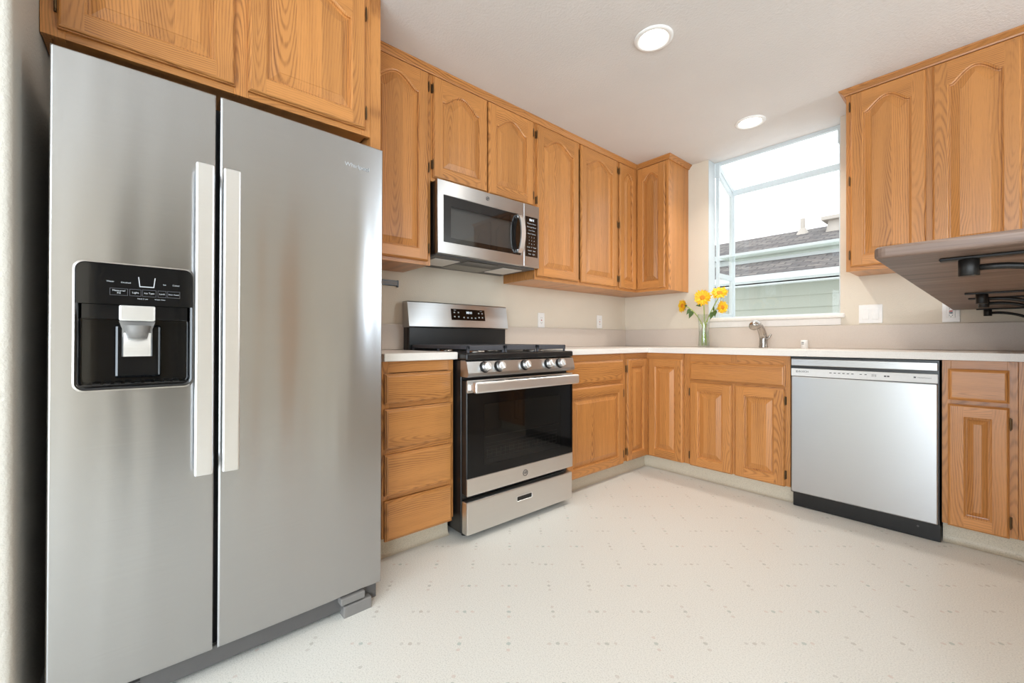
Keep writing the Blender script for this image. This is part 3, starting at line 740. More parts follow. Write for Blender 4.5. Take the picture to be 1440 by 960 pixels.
mb.rings([rrect(hx0, hx1, hz0, hz1, .019, yb + .0012), rrect(hx0 + .005, hx1 - .005, hz0 + .005, hz1 - .005, .016, yb + .002), rrect(hx0 + .008, hx1 - .008, hz0 + .006, hz1 - .006, .016, .05)], smooth=True)
mb.box(hx0 + .004, hx1 - .004, .050, .056, hz0 + .004, hz1 - .004)
mb.box(hx0 + .006, hx1 - .006, yb + .004, .050, hz0 + .005, hz0 + .012, .002, seg=1)
mb.box(hx0 + .07, hx1 - .065, .020, .050, hz0 + .025, zc - .05, .006)
mb.build('dispenser_recess', 'gloss_black', ld)
mb = MB()
for i in range(9): mb.box(hx0 + .03 + i * .02, hx0 + .042 + i * .02, yb + .008, .045, hz0 + .0122, hz0 + .0135)
mb.build('drip_tray', 'black', ld)
mb = MB()
L = rrect(hx0 + .001, hx1 - .001, zc, hz1 - .001, .018, yb - .0005)
L = [(x, y, max(z, zc)) for x, y, z in L]; L2 = [(p[0], .03, p[2]) for p in L]
L0 = [(hx0 + .001, yb - .0005, zc)]
pts = [p for p in L if p[2] > zc + .019 or abs(p[2] - zc) < 1e-9 or True]
pts = [(hx0 + .001, yb - .0005, zc), (hx1 - .001, yb - .0005, zc)] + L[7:21]
mb.rings([[(p[0], .035, p[2]) for p in pts], pts], cap=True)
mb.box(hx0 + .010, hx1 - .010, yb + .006, .045, 1.025, zc, .001, seg=1)
pn = mb.build('control_panel', 'gloss_black', ld)
mb = MB(); lw = .0011; yq = yb - .0016
def stroke(x0, x1, z0, z1): mb.box(x0, x1, yq, yq + .0012, z0, z1)
for a, b in ((.107, .141), (.144, .167), (.169, .197), (.200, .218), (.220, .247)):
    stroke(a, b, 1.0855, 1.0865); stroke(a, b, 1.1025, 1.1035); stroke(a, a + .0009, 1.086, 1.103); stroke(b - .0009, b, 1.086, 1.103)
mb.build('button_outlines', 'ink', pn)
mb = MB()
for s in (-1, 1):
    mb.prism([(.178 + s * .013, 1.112), (.178 + s * .0155, 1.136), (.178 + s * .0175, 1.136), (.178 + s * .0148, 1.110)][::s], yq, yq + .0012)
mb.box(.1635, .1925, yq, yq + .0012, 1.110, 1.1123); mb.build('cup_symbol', 'print', pn)
for tx, x, z, sz in (('Water', .108, 1.120, .0055), ('Crushed', .137, 1.119, .0055), ('Ice', .214, 1.120, .0055), ('Cubed', .238, 1.120, .0055), ('Measured\nFill', .124, 1.0945, .0062), ('Light', .1555, 1.0945, .0066), ('Ice Type', .183, 1.0945, .006), ('Lock', .209, 1.0945, .006), ('Filter Reset', .2335, 1.0945, .0048), ('Hold 3 sec', .170, 1.079, .0048), ('Water Filter', .205, 1.079, .0045)):
    text('lettering', tx, sz, 'print', pn, (x, yq, z))
mb = MB(); xm = (hx0 + hx1) / 2 + .0
mb.box(xm - .036, xm + .036, yb - .003, .03, 1.020, zc - .001, .004); mb.build('spout_cover', 'steelb', ld)
mb = MB()
L = [(xm - .036, 1.020), (xm + .036, 1.020), (xm + .030, 1.000), (xm + .030, .965), (xm - .030, .965), (xm - .030, 1.000)]
mb.prism(L, .004, .030); mb.lathe([(.0, 0), (.020, 0), (.024, .02), (.026, .034)], (xm, .004, .975), 20)
mb.build('ice_chute', 'gray', ld)
mb = MB(); n = 8
loops = []
for i in range(n + 1):
    u = i / n; z = .990 - .062 * u; y = .004 - .010 * sin(pi * u * .6)
    loops.append([(xm - .030, y + .004, z), (xm - .027, y, z), (xm + .027, y, z), (xm + .030, y + .004, z), (xm + .030, y + .010, z), (xm - .030, y + .010, z)])
mb.rings(loops, cap=True); mb.build('paddle', 'steelb', ld)
text('brand_lettering', 'Whirlpool', .0205, 'print', rd, (.742, bow(.742) - .001, 1.592), sx=1.05)

# ------------------------------------------------------------------ gas range
RW = .762
rg = thing('gas_range', 'freestanding stainless steel and black gas range with five front knobs', 'range', (.700, -2.3285, 0), R90)
mb = MB(); mb.box(.002, RW - .002, .048, .64, .030, .872, .003, seg=1); mb.build('body', 'black', rg)
for x in (.05, RW - .05):
    for y in (.09, .60): mb = MB(); mb.cyl((x, y, .0005), (x, y, .031), .016, n=16); mb.build('foot', 'black', rg)
mb = MB(); mb.box(.004, RW - .004, .0, .047, .034, .192, .006, seg=2)
dr = mb.build('storage_drawer', 'rsteel', rg)
mb = MB(); mb.rings([rrect(.318, .432, .118, .150, .006, -.0012), rrect(.318, .432, .118, .150, .006, -.002), rrect(.322, .428, .122, .146, .004, -.002), rrect(.323, .427, .123, .145, .004, -.0008)]); mb.build('pull_rim', 'steelb', dr)
mb = MB(); mb.rings([rrect(.323, .427, .123, .145, .004, -.0008), rrect(.325, .425, .125, .143, .004, -.0004)], cap=True); mb.box(.326, .424, -.0011, -.0003, .136, .143); mb.build('pull_slot', 'black', dr)
od = MB(); od.box(.004, RW - .004, .002, .046, .222, .776, .004, seg=1); odr = od.build('oven_door', 'black', rg)
mb = MB(); mb.box(.004, RW - .004, -.003, .006, .222, .306, .003, seg=2); mb.build('lower_strip', 'rsteel', odr)
mb = MB(); mb.box(.004, RW - .004, -.003, .006, .716, .777, .003, seg=2); mb.build('upper_strip', 'rsteel', odr)
wx0, wx1, wz0, wz1 = .105, .655, .355, .655
gp = MB()
gp.rings([[(.005, -.002, .307), (RW - .005, -.002, .307), (RW - .005, -.002, .715), (.005, -.002, .715)], [(wx0, -.002, wz0), (wx1, -.002, wz0), (wx1, -.002, wz1), (wx0, -.002, wz1)]]); gp.build('black_glass', 'oven_black', odr)
# glimpse of the rack through the window
mb = MB()
mb.add([(wx0, .0016, wz0), (wx1, .0016, wz0), (wx1, .0016, wz1), (wx0, .0016, wz1)], [[0, 1, 2, 3]]); mb.build('oven_cavity', 'cavity', odr)
mb = MB()
mb.box(wx0 + .01, wx1 - .01, .0002, .0012, .490, .494)
for i in range(18):
    x = wx0 + .02 + i * .029
    mb.box(x, x + .003, .0002, .0012, wz0 + .03, .43)
for i in range(5): mb.box(wx0 + .015, wx1 - .03, .0002, .0012, wz0 + .03 + i * .018, wz0 + .033 + i * .018)
mb.build('oven_rack', 'rack', odr)
mb = MB(); mb.add([(wx0, -.0015, wz0), (wx1, -.0015, wz0), (wx1, -.0015, wz1), (wx0, -.0015, wz1)], [[0, 1, 2, 3]]); mb.build('window_glass', 'ovenglass', odr)
mb = MB(); mb.box(.014, RW - .006, -.060, -.026, .718, .772, .010, seg=3)
for x in (.030, RW - .030): mb.box(x - .014, x + .014, -.034, .0, .727, .759, .003, seg=1)
hd = mb.build('handle', 'steelb', odr)
mb = MB()
for a, b in ((.14, .19), (.22, .36), (.40, .53), (.56, .61)): mb.box(a, b, -.055, -.028, .7712, .7730)
mb.build('handle_slots', 'black', hd)
def badge(parent, x, y, z, r, mat='chrome', tmat='ink', sz=1.0):
    mb = MB(); mb.lathe([(r, 0), (r, .0015), (r * .86, .0015), (r * .86, .0)], n=28, T=Matrix.Translation((x, y, z)) @ Matrix.Rotation(radians(90), 4, 'X'))
    b = mb.build('logo_ring', tmat, parent); text('logo_lettering', 'GE', r * .95, tmat, b, (x, y - .0012, z)); return b
badge(odr, .378, -.0035, .263, .017)
# sloped control panel
mb = MB(); n = 8
vs = []; cpf = [(.012, .872), (-.002, .866), (-.016, .812), (-.016, .800), (-.006, .792), (.05, .792), (.05, .872)]
mb.add([(.001, y, z) for y, z in cpf] + [(RW - .001, y, z) for y, z in cpf], [[i, i + 1, 7 + i + 1, 7 + i] for i in range(6)] + [[6, 0, 7, 13], list(range(7)), list(range(13, 6, -1))])
cp = mb.build('control_panel', 'steel', rg)
nrm = Vector((0, -.968, .25)).normalized()
for x in (.102, .192, .368, .545, .638):
    c = Vector((x, -.009, .838)); k = MB()
    k.cyl(c, c + nrm * .006, .029, .027, 28); kb = k.build('knob_base', 'black', cp)
    k = MB(); k.cyl(c + nrm * .006, c + nrm * .034, .0245, .021, 28, bev=.003)
    up = Vector((0, .25, .968)); k.box(-.0035, .0035, -.019, .019, .030, .041, .002, seg=1, T=Matrix.Translation(c) @ Matrix((Vector((1, 0, 0)), up, nrm)).transposed().to_4x4() @ Matrix.Rotation(.5, 4, 'Z'))
    k.build('knob', 'steelb', cp)
# cooktop, grates and burners
mb = MB(); mb.box(.0, RW, -.004, .640, .873, .906, .008, seg=3); ck = mb.build('cooktop', 'black', rg)
for i, (x, y, r) in enumerate(((.17, .16, .045), (.17, .46, .035), (.381, .31, .04), (.59, .16, .05), (.59, .46, .032))):
    mb = MB(); mb.lathe([(r + .012, .9065), (r + .012, .912), (r, .916), (r * .9, .918)], (x, y, 0), 28); bh = mb.build('burner_head', 'nickel', ck)
    mb = MB(); mb.lathe([(r * .88, .918), (r * .92, .922), (r * .8, .927), (0, .928)], (x, y, 0), 28); mb.build('burner_cap', 'black', bh)
for gx0, gx1 in ((.030, .262), (.268, .494), (.500, .732)):
    g = MB(); z0, z1 = .924, .943; b = .013
    g.box(gx0, gx1, .03, .03 + b, z0 - .006, z1, .003); g.box(gx0, gx1, .60, .60 + b, z0, z1, .003); g.box(gx0, gx0 + b, .03, .61, z0, z1, .003); g.box(gx1 - b, gx1, .03, .61, z0, z1, .003)
    xm_ = (gx0 + gx1) / 2
    g.box(xm_ - .005, xm_ + .005, .04, .60, z0 + .002, z1, .003)
    for y in (.11, .16, .21, .315, .41, .46, .51): g.box(gx0, gx1, y, y + .009, z0 + .002, z1 - .001, .002, seg=1)
    for x in (gx0 + .001, gx1 - .012):
        for y in (.031, .315, .60): g.box(x, x + .011, y, y + .011, .9062, z0 + .002, .002, seg=1)
    g.build('grate', 'iron', ck)
# backguard
mb = MB(); mb.box(.006, RW - .006, .612, .676, .873, 1.060, .012, seg=3); bgd = mb.build('backguard', 'black', rg)
mb = MB(); nx = 20; loops = []
def bgp(u):   # front bulges a little in plan
    s = 2 * u - 1; return -.012 * (1 - s * s)
for i in range(nx + 1):
    u = i / nx; x = .004 + (RW - .008) * u; q = bgp(u)
    loops.append([(x, .676, 1.046), (x, .598 + q, 1.046), (x, .590 + q, 1.052), (x, .6155 + q, 1.196), (x, .622 + q, 1.202), (x, .676, 1.202)])
mb.rings(loops, cap=False); mb.add(loops[0], [list(range(6))]); mb.add(loops[-1], [list(range(6))]); bp = mb.build('backguard_panel', 'steel', rg)
def bgy(x, z, o=.0015): return .590 + bgp((x - .004) / (RW - .008)) + (z - 1.052) * (.0255 / .144) - o
mb = MB(); x0, x1 = .292, .556
loops = []
for i in range(9):
    x = x0 + (x1 - x0) * i / 8; loops.append([(x, bgy(x, 1.097), 1.097), (x, bgy(x, 1.168), 1.168)])
mb.rings(loops, closed=False)
ds = mb.build('display', 'oven_black', bp)
tl = -math.atan(.0255 / .144)
text('clock_digits', '10:11', .022, 'led', ds, (.428, bgy(.428, 1.148, .0034), 1.146), tilt=tl)
for x, z in ((.315, 1.145), (.345, 1.145), (.315, 1.118), (.345, 1.118), (.385, 1.115), (.415, 1.114), (.445, 1.113), (.475, 1.113), (.505, 1.145), (.533, 1.145), (.505, 1.118), (.533, 1.118)):
    y = bgy(x, z, .0036); mb = MB(); mb.add([(x - .005, y, z - .004), (x + .005, y, z - .004), (x + .005, y + .0014, z + .004), (x - .005, y + .0014, z + .004)], [[0, 1, 2, 3]]); mb.build('key_mark', 'print', ds)
for tx, x in (('Bake', .32), ('Start', .525)): text('lettering', tx, .009, 'print', ds, (x, bgy(x, 1.160, .0032), 1.160), tilt=tl)

# ------------------------------------------------------------------ microwave
MWW = .756
mw = thing('microwave', 'stainless over-the-range microwave hung beneath the short cabinet', 'microwave', (.400, -2.3065, 0), R90)
z0, z1 = 1.436, 1.834
mb = MB(); mb.box(.004, MWW - .004, .030, .396, z0 + .004, z1, .003, seg=1); mb.build('body', 'black', mw)
mdx = .620
wx0, wx1, wz0, wz1 = .036, .600, 1.500, 1.756
mb = MB()
def rect(x0, x1, a, b, y): return [(x0, y, a), (x1, y, a), (x1, y, b), (x0, y, b)]
mb.rings([rect(.0, mdx, z0, z1, .028), rect(.0, mdx, z0, z1, .003), rect(.003, mdx - .001, z0 + .003, z1 - .003, 0), rect(wx0, wx1, wz0, wz1, 0), rect(wx0 + .002, wx1 - .002, wz0 + .002, wz1 - .002, .003)])
md = mb.build('door', 'steel', mw)
mb = MB(); mb.rings([rect(wx0 + .002, wx1 - .002, wz0 + .002, wz1 - .002, .003), rect(.085, .535, 1.530, 1.700, .003)]); mb.build('window_border', 'gloss_black', md)
mb = MB(); mb.add(rect(.085, .535, 1.530, 1.700, .004), [[0, 1, 2, 3]]); mb.build('window_glass', 'mwglass', md)
mb = MB(); mb.add(rect(.080, .540, 1.525, 1.705, .020), [[0, 1, 2, 3]]); mb.build('window_screen', 'mesh_gray', md)
mb = MB(); pts = []
for i in range(13):
    u = i / 12; z = 1.515 + .232 * u; pts.append((.575, -.012 - .034 * (sin(pi * u) ** .55), z))
loops = [[(p[0] - .017, p[1] - .004, p[2]), (p[0] + .017, p[1] - .004, p[2]), (p[0] + .017, p[1] + .006, p[2]), (p[0] - .017, p[1] + .006, p[2])] for p in pts]
mb.rings(loops); mb.add(loops[0], [[0, 1, 2, 3]]); mb.add(loops[-1], [[0, 1, 2, 3]])
for z in (1.523, 1.739): mb.box(.560, .590, -.012, .002, z - .010, z + .010, .002, seg=1)
mb.build('handle', 'steelb', md)
badge(md, .335, -.0008, 1.798, .011)
mb = MB(); mb.box(mdx + .002, MWW, .0, .028, z0, z1, .003, seg=1); cpn = mb.build('control_section', 'steel', mw)
mb = MB(); mb.box(.632, .742, -.0012, .004, 1.500, 1.757, .002, seg=1); kp = mb.build('keypad', 'gloss_black', cpn)
text('clock_digits', '10:11', .020, 'led', kp, (.687, -.0014, 1.735))
rows = ['Popcorn Potato', 'Beverage Reheat', 'Cook Time', 'Power Defrost', '1     2     3', '4     5     6', '7     8     9', 'Clock   0   Timer', 'Cancel    Start', 'Vent    Light']
for i, r_ in enumerate(rows): text('lettering', r_, .0115, 'print', kp, (.687, -.0014, 1.712 - i * .0215))
mb = MB(); mb.box(.010, MWW - .010, .035, .394, z0 - .006, z0 + .003, .002, seg=1); ub = mb.build('underside', 'dark_gray', mw)
for x in (.050, .540):
    mb = MB(); mb.box(x + .0, x + .165, .11, .31, z0 - .009, z0 - .0055, .002, seg=1); mb.build('light_lens', 'lenscover', ub)
mb = MB(); mb.box(.235, .52, .20, .36, z0 - .008, z0 - .0055, .001, seg=1); mb.build('grease_filter', 'mesh_gray', ub)
mb = MB(); mb.box(.235, .46, .06, .13, z0 - .0085, z0 - .0055, .002, seg=1); mb.build('vent_slot', 'black', ub)

# ------------------------------------------------------------------ dishwasher
DWW = .606
dw = thing('dishwasher', 'white and stainless front-control dishwasher under the counter right of the sink', 'dishwasher', (1.5545, -.622, 0))
mb = MB(); mb.box(.004, DWW - .004, .03, .58, .075, .868); mb.box(.0, DWW + .004, .006, .03, .084, .872); mb.build('tub', 'black', dw)
mb = MB(); mb.box(.002, DWW, -.002, .022, .088, .760, .005, seg=2); mb.build('door_panel', 'dwsteel', dw)
mb = MB(); mb.box(.002, DWW, -.002, .022, .762, .806, .003, seg=2); cpd = mb.build('control_strip', 'dw_white', dw)
mb = MB(); mb.box(.002, DWW, -.003, .022, .822, .862, .003, seg=2); mb.build('top_strip', 'dwsteel', dw)
mb = MB(); mb.box(.004, DWW - .004, .012, .022, .806, .822); mb.build('handle_pocket', 'dark_gray', dw)
mb = MB(); mb.box(.20, .36, .004, .0125, .808, .821, .001, seg=1); mb.build('handle_grip', 'black', dw)
mb = MB(); mb.box(.006, DWW + .008, .022, .035, .002, .083, .002, seg=1); kk = mb.build('kick_plate', 'black', dw)
mb = MB(); mb.cyl((.535, .0225, .055), (.535, .0205, .055), .0045, n=14); mb.build('screw', 'dark_gray', kk)
text('brand_lettering', 'BOSCH', .0145, 'ink', cpd, (.064, -.0026, .789))
mb = MB(); mb.lathe([(.0062, 0), (.0062, .0006), (.005, .0006), (.005, 0)], n=20, T=Matrix.Translation((.032, -.002, .789)) @ Matrix.Rotation(R90, 4, 'X')); mb.box(.0305, .0335, -.0026, -.002, .7855, .7925); mb.build('brand_emblem', 'ink', cpd)
marks = [(.185 + i * .019, .195 + i * .019, .787, .791) for i in range(6)] + [(x, x + .009, .787, .791) for x in (.315, .335)]
marks += [(x, x + .002, .780, .792) for x in (.365, .372, .379)] + [(x, x + .009, .782, .789) for x in (.412, .424)] + [(.522, .530, .784, .791)]
for a, b, c, d in marks: mb = MB(); mb.box(a, b, -.0026, -.002, c, d); mb.build('button_mark', 'ink', cpd)
text('lettering', 'HomeConnect', .008, 'gray', cpd, (.560, -.0026, .787))

# ------------------------------------------------------------------ sink fittings
fc = thing('faucet', 'brushed nickel pull-out kitchen faucet behind the sink', 'faucet', (1.232, -.085, CT1))
mb = MB(); mb.lathe([(.0, .0005), (.030, .0005), (.030, .006), (.030, .010), (.0275, .02), (.026, .06), (.026, .085), (.018, .105), (.0, .112)], n=28); mb.build('body', 'nickel', fc)
mb = MB(); mb.tube([(0, .002, .07), (-.002, -.012, .105), (-.004, -.032, .135), (-.006, -.058, .156), (-.009, -.082, .164)], [.0265, .026, .025, .0235, .022], 18); mb.build('neck', 'nickel', fc)
mb = MB(); mb.tube([(-.008, -.070, .1610), (-.011, -.088, .166), (-.014, -.112, .168), (-.016, -.136, .160), (-.018, -.150, .150), (-.018, -.153, .148)], [.022, .030, .0335, .0325, .027, .014], 20); mb.build('spray_head', 'nickel', fc)
mb = MB(); mb.tube([(.016, .0, .06), (.034, -.004, .072), (.052, -.006, .10)], [.010, .008, .006], 12); mb.build('lever', 'nickel', fc)
ag = thing('air_gap_cap', 'small white cylindrical air gap cap standing on the counter near the dishwasher', 'air gap', (1.484, -.085, CT1))
mb = MB(); mb.lathe([(0, .0005), (.022, .0005), (.022, .052), (.019, .058), (0, .059)], n=28); mb.build('cap', 'white_pl', ag)
mb = MB()
for z in (.030, .040): mb.box(-.010, .004, -.0228, -.0185, z, z + .004)
mb.build('slots', 'black', ag)

# ------------------------------------------------------------------ vase with sunflowers
VX, VY = .828, -.150
vs_ = thing('flower_vase', 'clear glass vase holding sunflowers on the counter in front of the window', 'vase', (VX, VY, CT1))
mb = MB()
mb.lathe([(.0, .0006), (.040, .0006), (.043, .008), (.040, .06), (.0375, .11), (.040, .18), (.0475, .262), (.0455, .262), (.038, .18), (.0355, .11), (.038, .06), (.0405, .012), (.0, .010)], n=40); mb.build('glass', 'vase', vs_)
mb = MB(); mb.lathe([(.0, .0105), (.040, .0125), (.0375, .06), (.0352, .11), (.0362, .128), (.0, .128)], n=40); mb.build('water', 'water', vs_)
def sunflower(label, head, face, r, foot, bend, leaves):
    """head: centre of the bloom relative to the vase foot; face: direction the bloom looks"""
    root = thing('sunflower', label, 'flower', (VX + foot[0], VY + foot[1], CT1 + foot[2]), 0, 'sunflowers in the glass vase')
    H = Vector(head) - Vector(foot); f_ = Vector(face).normalized(); mid = Vector(bend) - Vector(foot)
    pts = []
    P0, P1, P2, P3 = Vector((0, 0, 0)), mid, H - f_ * .055, H - f_ * .010
    for i in range(15):
        t = i / 14; pts.append(P0 * (1 - t) ** 3 + P1 * 3 * t * (1 - t) ** 2 + P2 * 3 * t * t * (1 - t) + P3 * t ** 3)
    mb = MB(); mb.tube(pts, .0042, 8); mb.build('stem', 'stem', root)
    up = Vector((0, 0, 1)); xa = f_.cross(up); xa = xa.normalized() if xa.length > .1 else Vector((1, 0, 0)); ya = xa.cross(f_)
    B = Matrix((xa, ya, f_)).transposed().to_4x4(); B.translation = H
    rng = random.Random(label)
    mb = MB(); N = 17
    for layer, (rad, lift, off) in enumerate(((r, .10, 0), (r * .86, .32, .5))):
        for i in range(N):
            a = 2 * pi * (i + off) / N + rng.uniform(-.08, .08); L = rad * rng.uniform(.88, 1.06); wd = rad * .30; tip = lift + rng.uniform(-.12, .16)
            prof = [(0.22, .35), (.45, .95), (.68, 1.0), (.88, .6), (1.0, .05)]; vs = []
            for u, k in prof:
                zc = .004 + tip * L * u * (1 - .45 * u) ; x_ = L * u
                for s in (-1, 0, 1): vs.append((x_, s * wd * .5 * k, zc - (0.003 if s == 0 else 0)))
            fs = []
            for k in range(4):
                for s in range(2): fs.append([k * 3 + s, k * 3 + s + 1, k * 3 + s + 4, k * 3 + s + 3])
            mb.add(vs, fs, T=B @ Matrix.Rotation(a, 4, 'Z'), smooth=True)
    mb.build('petals', 'petal', root, fix=False)
    mb = MB(); q = r * .30; mb.lathe([(q * 1.1, .0), (q * 1.15, .006), (q * .9, .011), (q * .5, .012), (0, .010)], n=24, T=B); mb.build('seed_disc', 'disc', root)
    mb = MB(); mb.lathe([(.004, -.024), (r * .36, -.016), (r * .46, -.002), (r * .2, .001)], n=18, T=B)
    for i in range(10):
        a = 2 * pi * i / 10
        mb.add([(r * .34, -r * .15, -.013), (r * .34, r * .15, -.013), (r * .74, 0, .001 - .014 * (i % 2))], [[0, 1, 2]], T=B @ Matrix.Rotation(a, 4, 'Z'))
    mb.build('sepals', 'leaf', root, fix=False)
    for (u, d, sz) in leaves:
        p = pts[int(u * 14)]; d = Vector(d).normalized(); sd = d.cross(Vector((0, 1, .2))).normalized(); vs = []; n = 6
        for i in range(n + 1):
            t = i / n; wdt = sz * .34 * sin(pi * min(1, t * 1.05) ** .7) if t < .97 else 0
            c = p + d * sz * t - Vector((0, 0, 1)) * sz * .35 * t * t
            for s in (-1, 0, 1): vs.append(tuple(c + sd * wdt * s - Vector((0, 0, .1)) * wdt * (1 if s == 0 else 0)))
        fs = [[k * 3 + s, k * 3 + s + 1, k * 3 + s + 4, k * 3 + s + 3] for k in range(n) for s in range(2)]
        mb = MB(); mb.add(vs, fs, smooth=True); mb.build('leaf', 'leaf', root, fix=False)
sunflower('largest sunflower in the middle of the vase, facing forward', (-.004, -.012, .392), (.25, -.95, .14), .068, (.004, .0, .016), (.006, .0, .2), [(.88, (-.8, -.5, .5), .075), (.78, (-.9, -.3, .1), .06)])
sunflower('leftmost sunflower in the vase, drooping to the left', (-.162, -.02, .338), (-.50, -.82, .0), .058, (.014, .008, .016), (.02, .0, .22), [(.74, (-.6, -.2, -.6), .045), (.66, (-.3, -.4, -.7), .055)])
sunflower('upper right sunflower in the vase, tilted upward in front of the window', (.120, .0, .418), (.22, -.72, .58), .064, (-.014, .004, .016), (-.01, .0, .23), [(.62, (.4, -.5, -.3), .045)])
sunflower('lower right sunflower in the vase, seen from behind and facing right', (.146, -.02, .308), (.86, -.45, -.05), .052, (-.008, -.012, .016), (-.02, .0, .24), [(.70, (-.2, -.5, -.8), .055), (.78, (.1, -.4, -.9), .045)])

# ------------------------------------------------------------------ wall plates
def plate(root, w_, h_):
    mb = MB(); mb.box(-w_ / 2, w_ / 2, -.006, -.0008, -h_ / 2, h_ / 2, .0025, seg=2); return mb.build('cover_plate', 'white_pl', root)
def outlet(label, loc, rz, red=False):
    root = thing('wall_outlet', label, 'outlet', loc, rz); plate(root, .072, .116)
    mb = MB(); mb.box(-.017, .017, -.0078, -.005, -.034, .034, .0015, seg=1); mb.build('socket_face', 'white_pl', root)
    mb = MB()
    for z in (-.019, .019):
        for x in (-.006, .0055): mb.box(x - .001, x + .001, -.0082, -.0074, z - .004, z + .004)
    mb.cyl((0, -.0084, -.027), (0, -.007, -.027), .0022, n=10); mb.build('slots', 'ink', root)
    if red:
        mb = MB(); mb.box(-.007, .007, -.0092, -.0074, .001, .009, .0008, seg=1); mb.build('reset_button', 'red', root)
        mb = MB(); mb.box(-.007, .007, -.0092, -.0074, -.009, -.001, .0008, seg=1); mb.build('test_button', 'black', root)
    else:
        mb = MB(); mb.box(-.006, .006, -.0086, -.0074, -.004, .004, .0008, seg=1); mb.build('reset_button', 'red', root)
outlet('white wall outlet just right of the range above the backsplash', (0, -1.141, 1.126), R90)
outlet('white wall outlet near the inner corner under the two-door cabinet', (0, -.405, 1.134), R90)
outlet('white wall outlet with red button partly behind the bar edge', (2.171, 0, 1.130), 0, True)
root = thing('light_switch', 'white double rocker light switch plate right of the window', 'switch', (1.818, 0, 1.136)); plate(root, .116, .118)
for x in (-.024, .024):
    mb = MB(); mb.box(x - .017, x + .017, -.0085, -.005, -.034, .034, .002, seg=1); mb.build('rocker', 'white_pl', root)
root = thing('wall_rail', 'short black and grey rail on the wall beneath the cabinet beside the refrigerator', 'rail', (0, -2.70, 1.308), R90)
mb = MB(); mb.box(0, .352, -.016, -.001, -.016, .016, .002, seg=1); mb.box(.346, .354, -.018, -.001, -.024, .018, .002, seg=1); mb.build('housing', 'black', root)
mb = MB(); mb.box(.004, .345, -.0175, -.0155, -.011, .010, .001, seg=1); mb.build('strip', 'gray', root)

# ------------------------------------------------------------------ ceiling downlights
def downlight(label, x, y):
    root = thing('recessed_ceiling_light', label, 'ceiling light', (x, y, CZ), 0)
    mb = MB(); mb.lathe([(.092, -.0006), (.092, -.004), (.086, -.008), (.076, -.009), (.068, -.006), (.066, -.0012)], n=48); mb.build('trim_ring', 'white_pl', root)
    mb = MB(); mb.lathe([(.0665, -.0014), (.0, -.0016)], n=48); mb.build('lens', 'lens', root)
    l = bpy.data.lights.new('downlight_lamp', 'AREA'); l.shape = 'DISK'; l.size = .13; l.spread = radians(125); l.energy = DOWNLIGHT_W; l.color = (1.0, .94, .86)
    o = bpy.data.objects.new('downlight_lamp', l); COL.objects.link(o); o.parent = root; o.location = (0, 0, -.014)
downlight('recessed ceiling light nearest the camera, showing a wide white ring', 1.245, -1.594)
downlight('smaller-looking recessed ceiling light close to the garden window', 1.249, -.382)

# ------------------------------------------------------------------ raised bar and its brackets
mb = MB(); n = 40
bx0, bx1, by0, by1, bz0, bz1 = 2.176, 2.80, -2.305, -.003, 1.140, 1.166
prof = [(0, .5), (.06, .18), (.25, 0), (0, 0)]
bm = bmesh.new(); bmesh.ops.create_cube(bm, size=1.0)
for v in bm.verts: v.co = ((bx0 + bx1) / 2 + v.co.x * (bx1 - bx0), (by0 + by1) / 2 + v.co.y * (by1 - by0), (bz0 + bz1) / 2 + v.co.z * (bz1 - bz0))
ve = [e for e in bm.edges if abs(e.verts[0].co.z - e.verts[1].co.z) > .01 and min(e.verts[0].co.y, e.verts[1].co.y) < -2]
bmesh.ops.bevel(bm, geom=ve, offset=.02, segments=5, profile=.5, affect='EDGES')
he = [e for e in bm.edges if abs(e.verts[0].co.z - e.verts[1].co.z) < .001 and e.calc_face_angle(0) > .5]
bmesh.ops.bevel(bm, geom=he, offset=.007, segments=3, profile=.5, affect='EDGES')
bm.verts.index_update()
mb.add([tuple(v.co) for v in bm.verts], [[v.index for v in f.verts] for f in bm.faces], 'x', key=(0, 0, 0, .5)); bm.free()
for k, f in enumerate(mb.f): pass
mb.g = [(mb.v[i][1] + 5, mb.v[i][2], mb.v[i][0], .5) for f in mb.f for i in f]
tag(mb.build('bar_countertop', 'barwood'), 'weathered grey-brown wooden bar top overhanging from the right', 'bar top')
def bracket(label, y):
    root = thing('bar_bracket', label, 'bracket', (2.62, y, bz0), 0, 'black iron brackets under the bar top')
    mb = MB(); mb.box(-.352, -.001, -.013, .013, -.0065, -.0006, .0015, seg=1); mb.box(-.008, -.0008, -.013, .013, -.19, -.0065, .0015, seg=1); mb.build('mounting_bar', 'iron_black', root)
    mb = MB(); mb.cyl((-.31, 0, -.0066), (-.31, 0, -.040), .0155, n=20, bev=.001); mb.build('collar', 'iron_black', root)
    pts = [(-.30, 0, -.024)] + [(-.275 + .262 * u, 0, -.024 - .160 * u ** 1.8) for u in [i / 16 for i in range(17)]]
    mb = MB(); mb.tube(pts, .0065, 10); mb.build('arm', 'iron_black', root)
    mb = MB(); mb.lathe([(.0, -.0068), (.005, -.0068), (.005, -.0100), (.0, -.0105)], (-.335, .03, .0062), 14); mb.build('screw', 'iron_black', root)
bracket('nearest black iron bracket under the bar top with a thick collar', -2.200)
bracket('second black iron bracket under the bar top from the camera', -1.215)
bracket('third black iron bracket under the bar top, close behind the second', -.935)
bracket('farthest black iron bracket under the bar top, against the window wall', -.045)

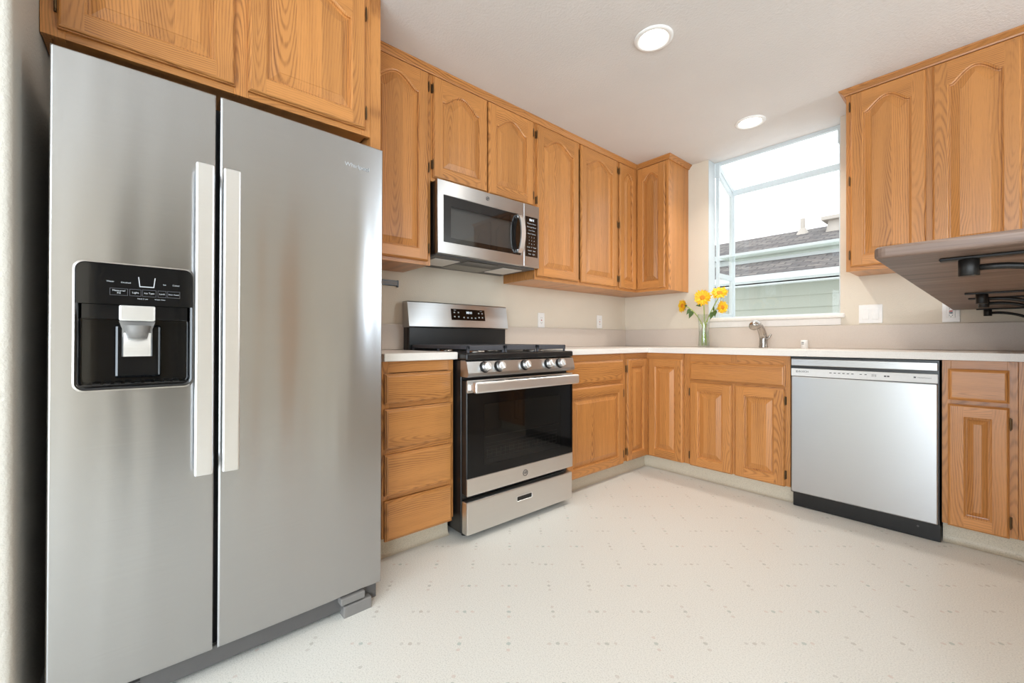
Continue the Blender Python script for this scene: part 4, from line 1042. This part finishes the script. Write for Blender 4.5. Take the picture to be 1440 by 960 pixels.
# ------------------------------------------------------------------ neighbouring house seen through the window
VPX, RVX = -.13, .44
hs = thing('neighboring_house', 'neighboring house with grey shingled roofs, white gutters and pale siding beyond the window', 'house', (0, 4.3, -.6))
hx0_, hx1_ = -9.0, 5.0
def hb(name, mat, fn): mb = MB(); fn(mb); return mb.build(name, mat, hs, (0, -4.3, .6))
def siding(mb):
    z = -.6; 
    while z < 2.0:
        mb.add([(hx0_, 4.30, z), (hx1_, 4.30, z), (hx1_, 4.325, z + .19), (hx0_, 4.325, z + .19), (hx0_, 4.325, z), (hx1_, 4.325, z)], [[0, 1, 2, 3], [0, 4, 5, 1]]); z += .19
    mb.box(hx0_, hx1_, 4.33, 4.5, -.6, 2.1)
hb('siding_wall', 'siding', siding)
hb('soffit', 'gutter', lambda mb: mb.box(hx0_, hx1_, 4.0, 4.33, 1.88, 1.90))
hb('lower_gutter', 'gutter', lambda mb: (mb.box(hx0_, hx1_, 3.90, 4.0, 1.925, 2.015, .012), mb.box(hx0_, hx1_, 4.0, 4.03, 1.86, 1.98)))
def roofplane(name, y0, z0, y1, z1):
    mb = MB(); L = math.hypot(y1 - y0, z1 - z0)
    o = MB(); o.add([(hx0_, 0, 0), (hx1_, 0, 0), (hx1_, L, 0), (hx0_, L, 0), (hx0_, 0, -.05), (hx1_, 0, -.05), (hx1_, L, -.05), (hx0_, L, -.05)], [[0, 1, 2, 3], [7, 6, 5, 4], [0, 4, 5, 1], [2, 6, 7, 3], [1, 5, 6, 2], [0, 3, 7, 4]])
    q = o.build(name, 'roof', hs, (0, y0 - 4.3, z0 + .6)); q.rotation_euler = (math.atan2(z1 - z0, y1 - y0), 0, 0)
roofplane('lower_roof', 3.97, 2.01, 5.06, 2.43); roofplane('upper_roof', 4.98, 2.60, 6.42, 3.17)
hb('upper_gutter', 'gutter', lambda mb: (mb.box(hx0_, hx1_, 4.90, 5.0, 2.505, 2.605, .012), mb.box(hx0_, hx1_, 5.0, 5.04, 2.40, 2.58)))
hb('vent_pipe', 'vent', lambda mb: (mb.cyl((VPX, 6.10, 2.98), (VPX, 6.10, 3.32), .04, n=16), mb.cyl((VPX, 6.10, 3.00), (VPX, 6.10, 3.13), .12, .05, 16)))
hb('roof_vent', 'vent', lambda mb: (mb.cyl((RVX, 5.95, 2.93), (RVX, 5.95, 3.14), .20, .15, 4), mb.box(RVX - .20, RVX + .20, 5.75, 6.15, 3.14, 3.21, .01)))
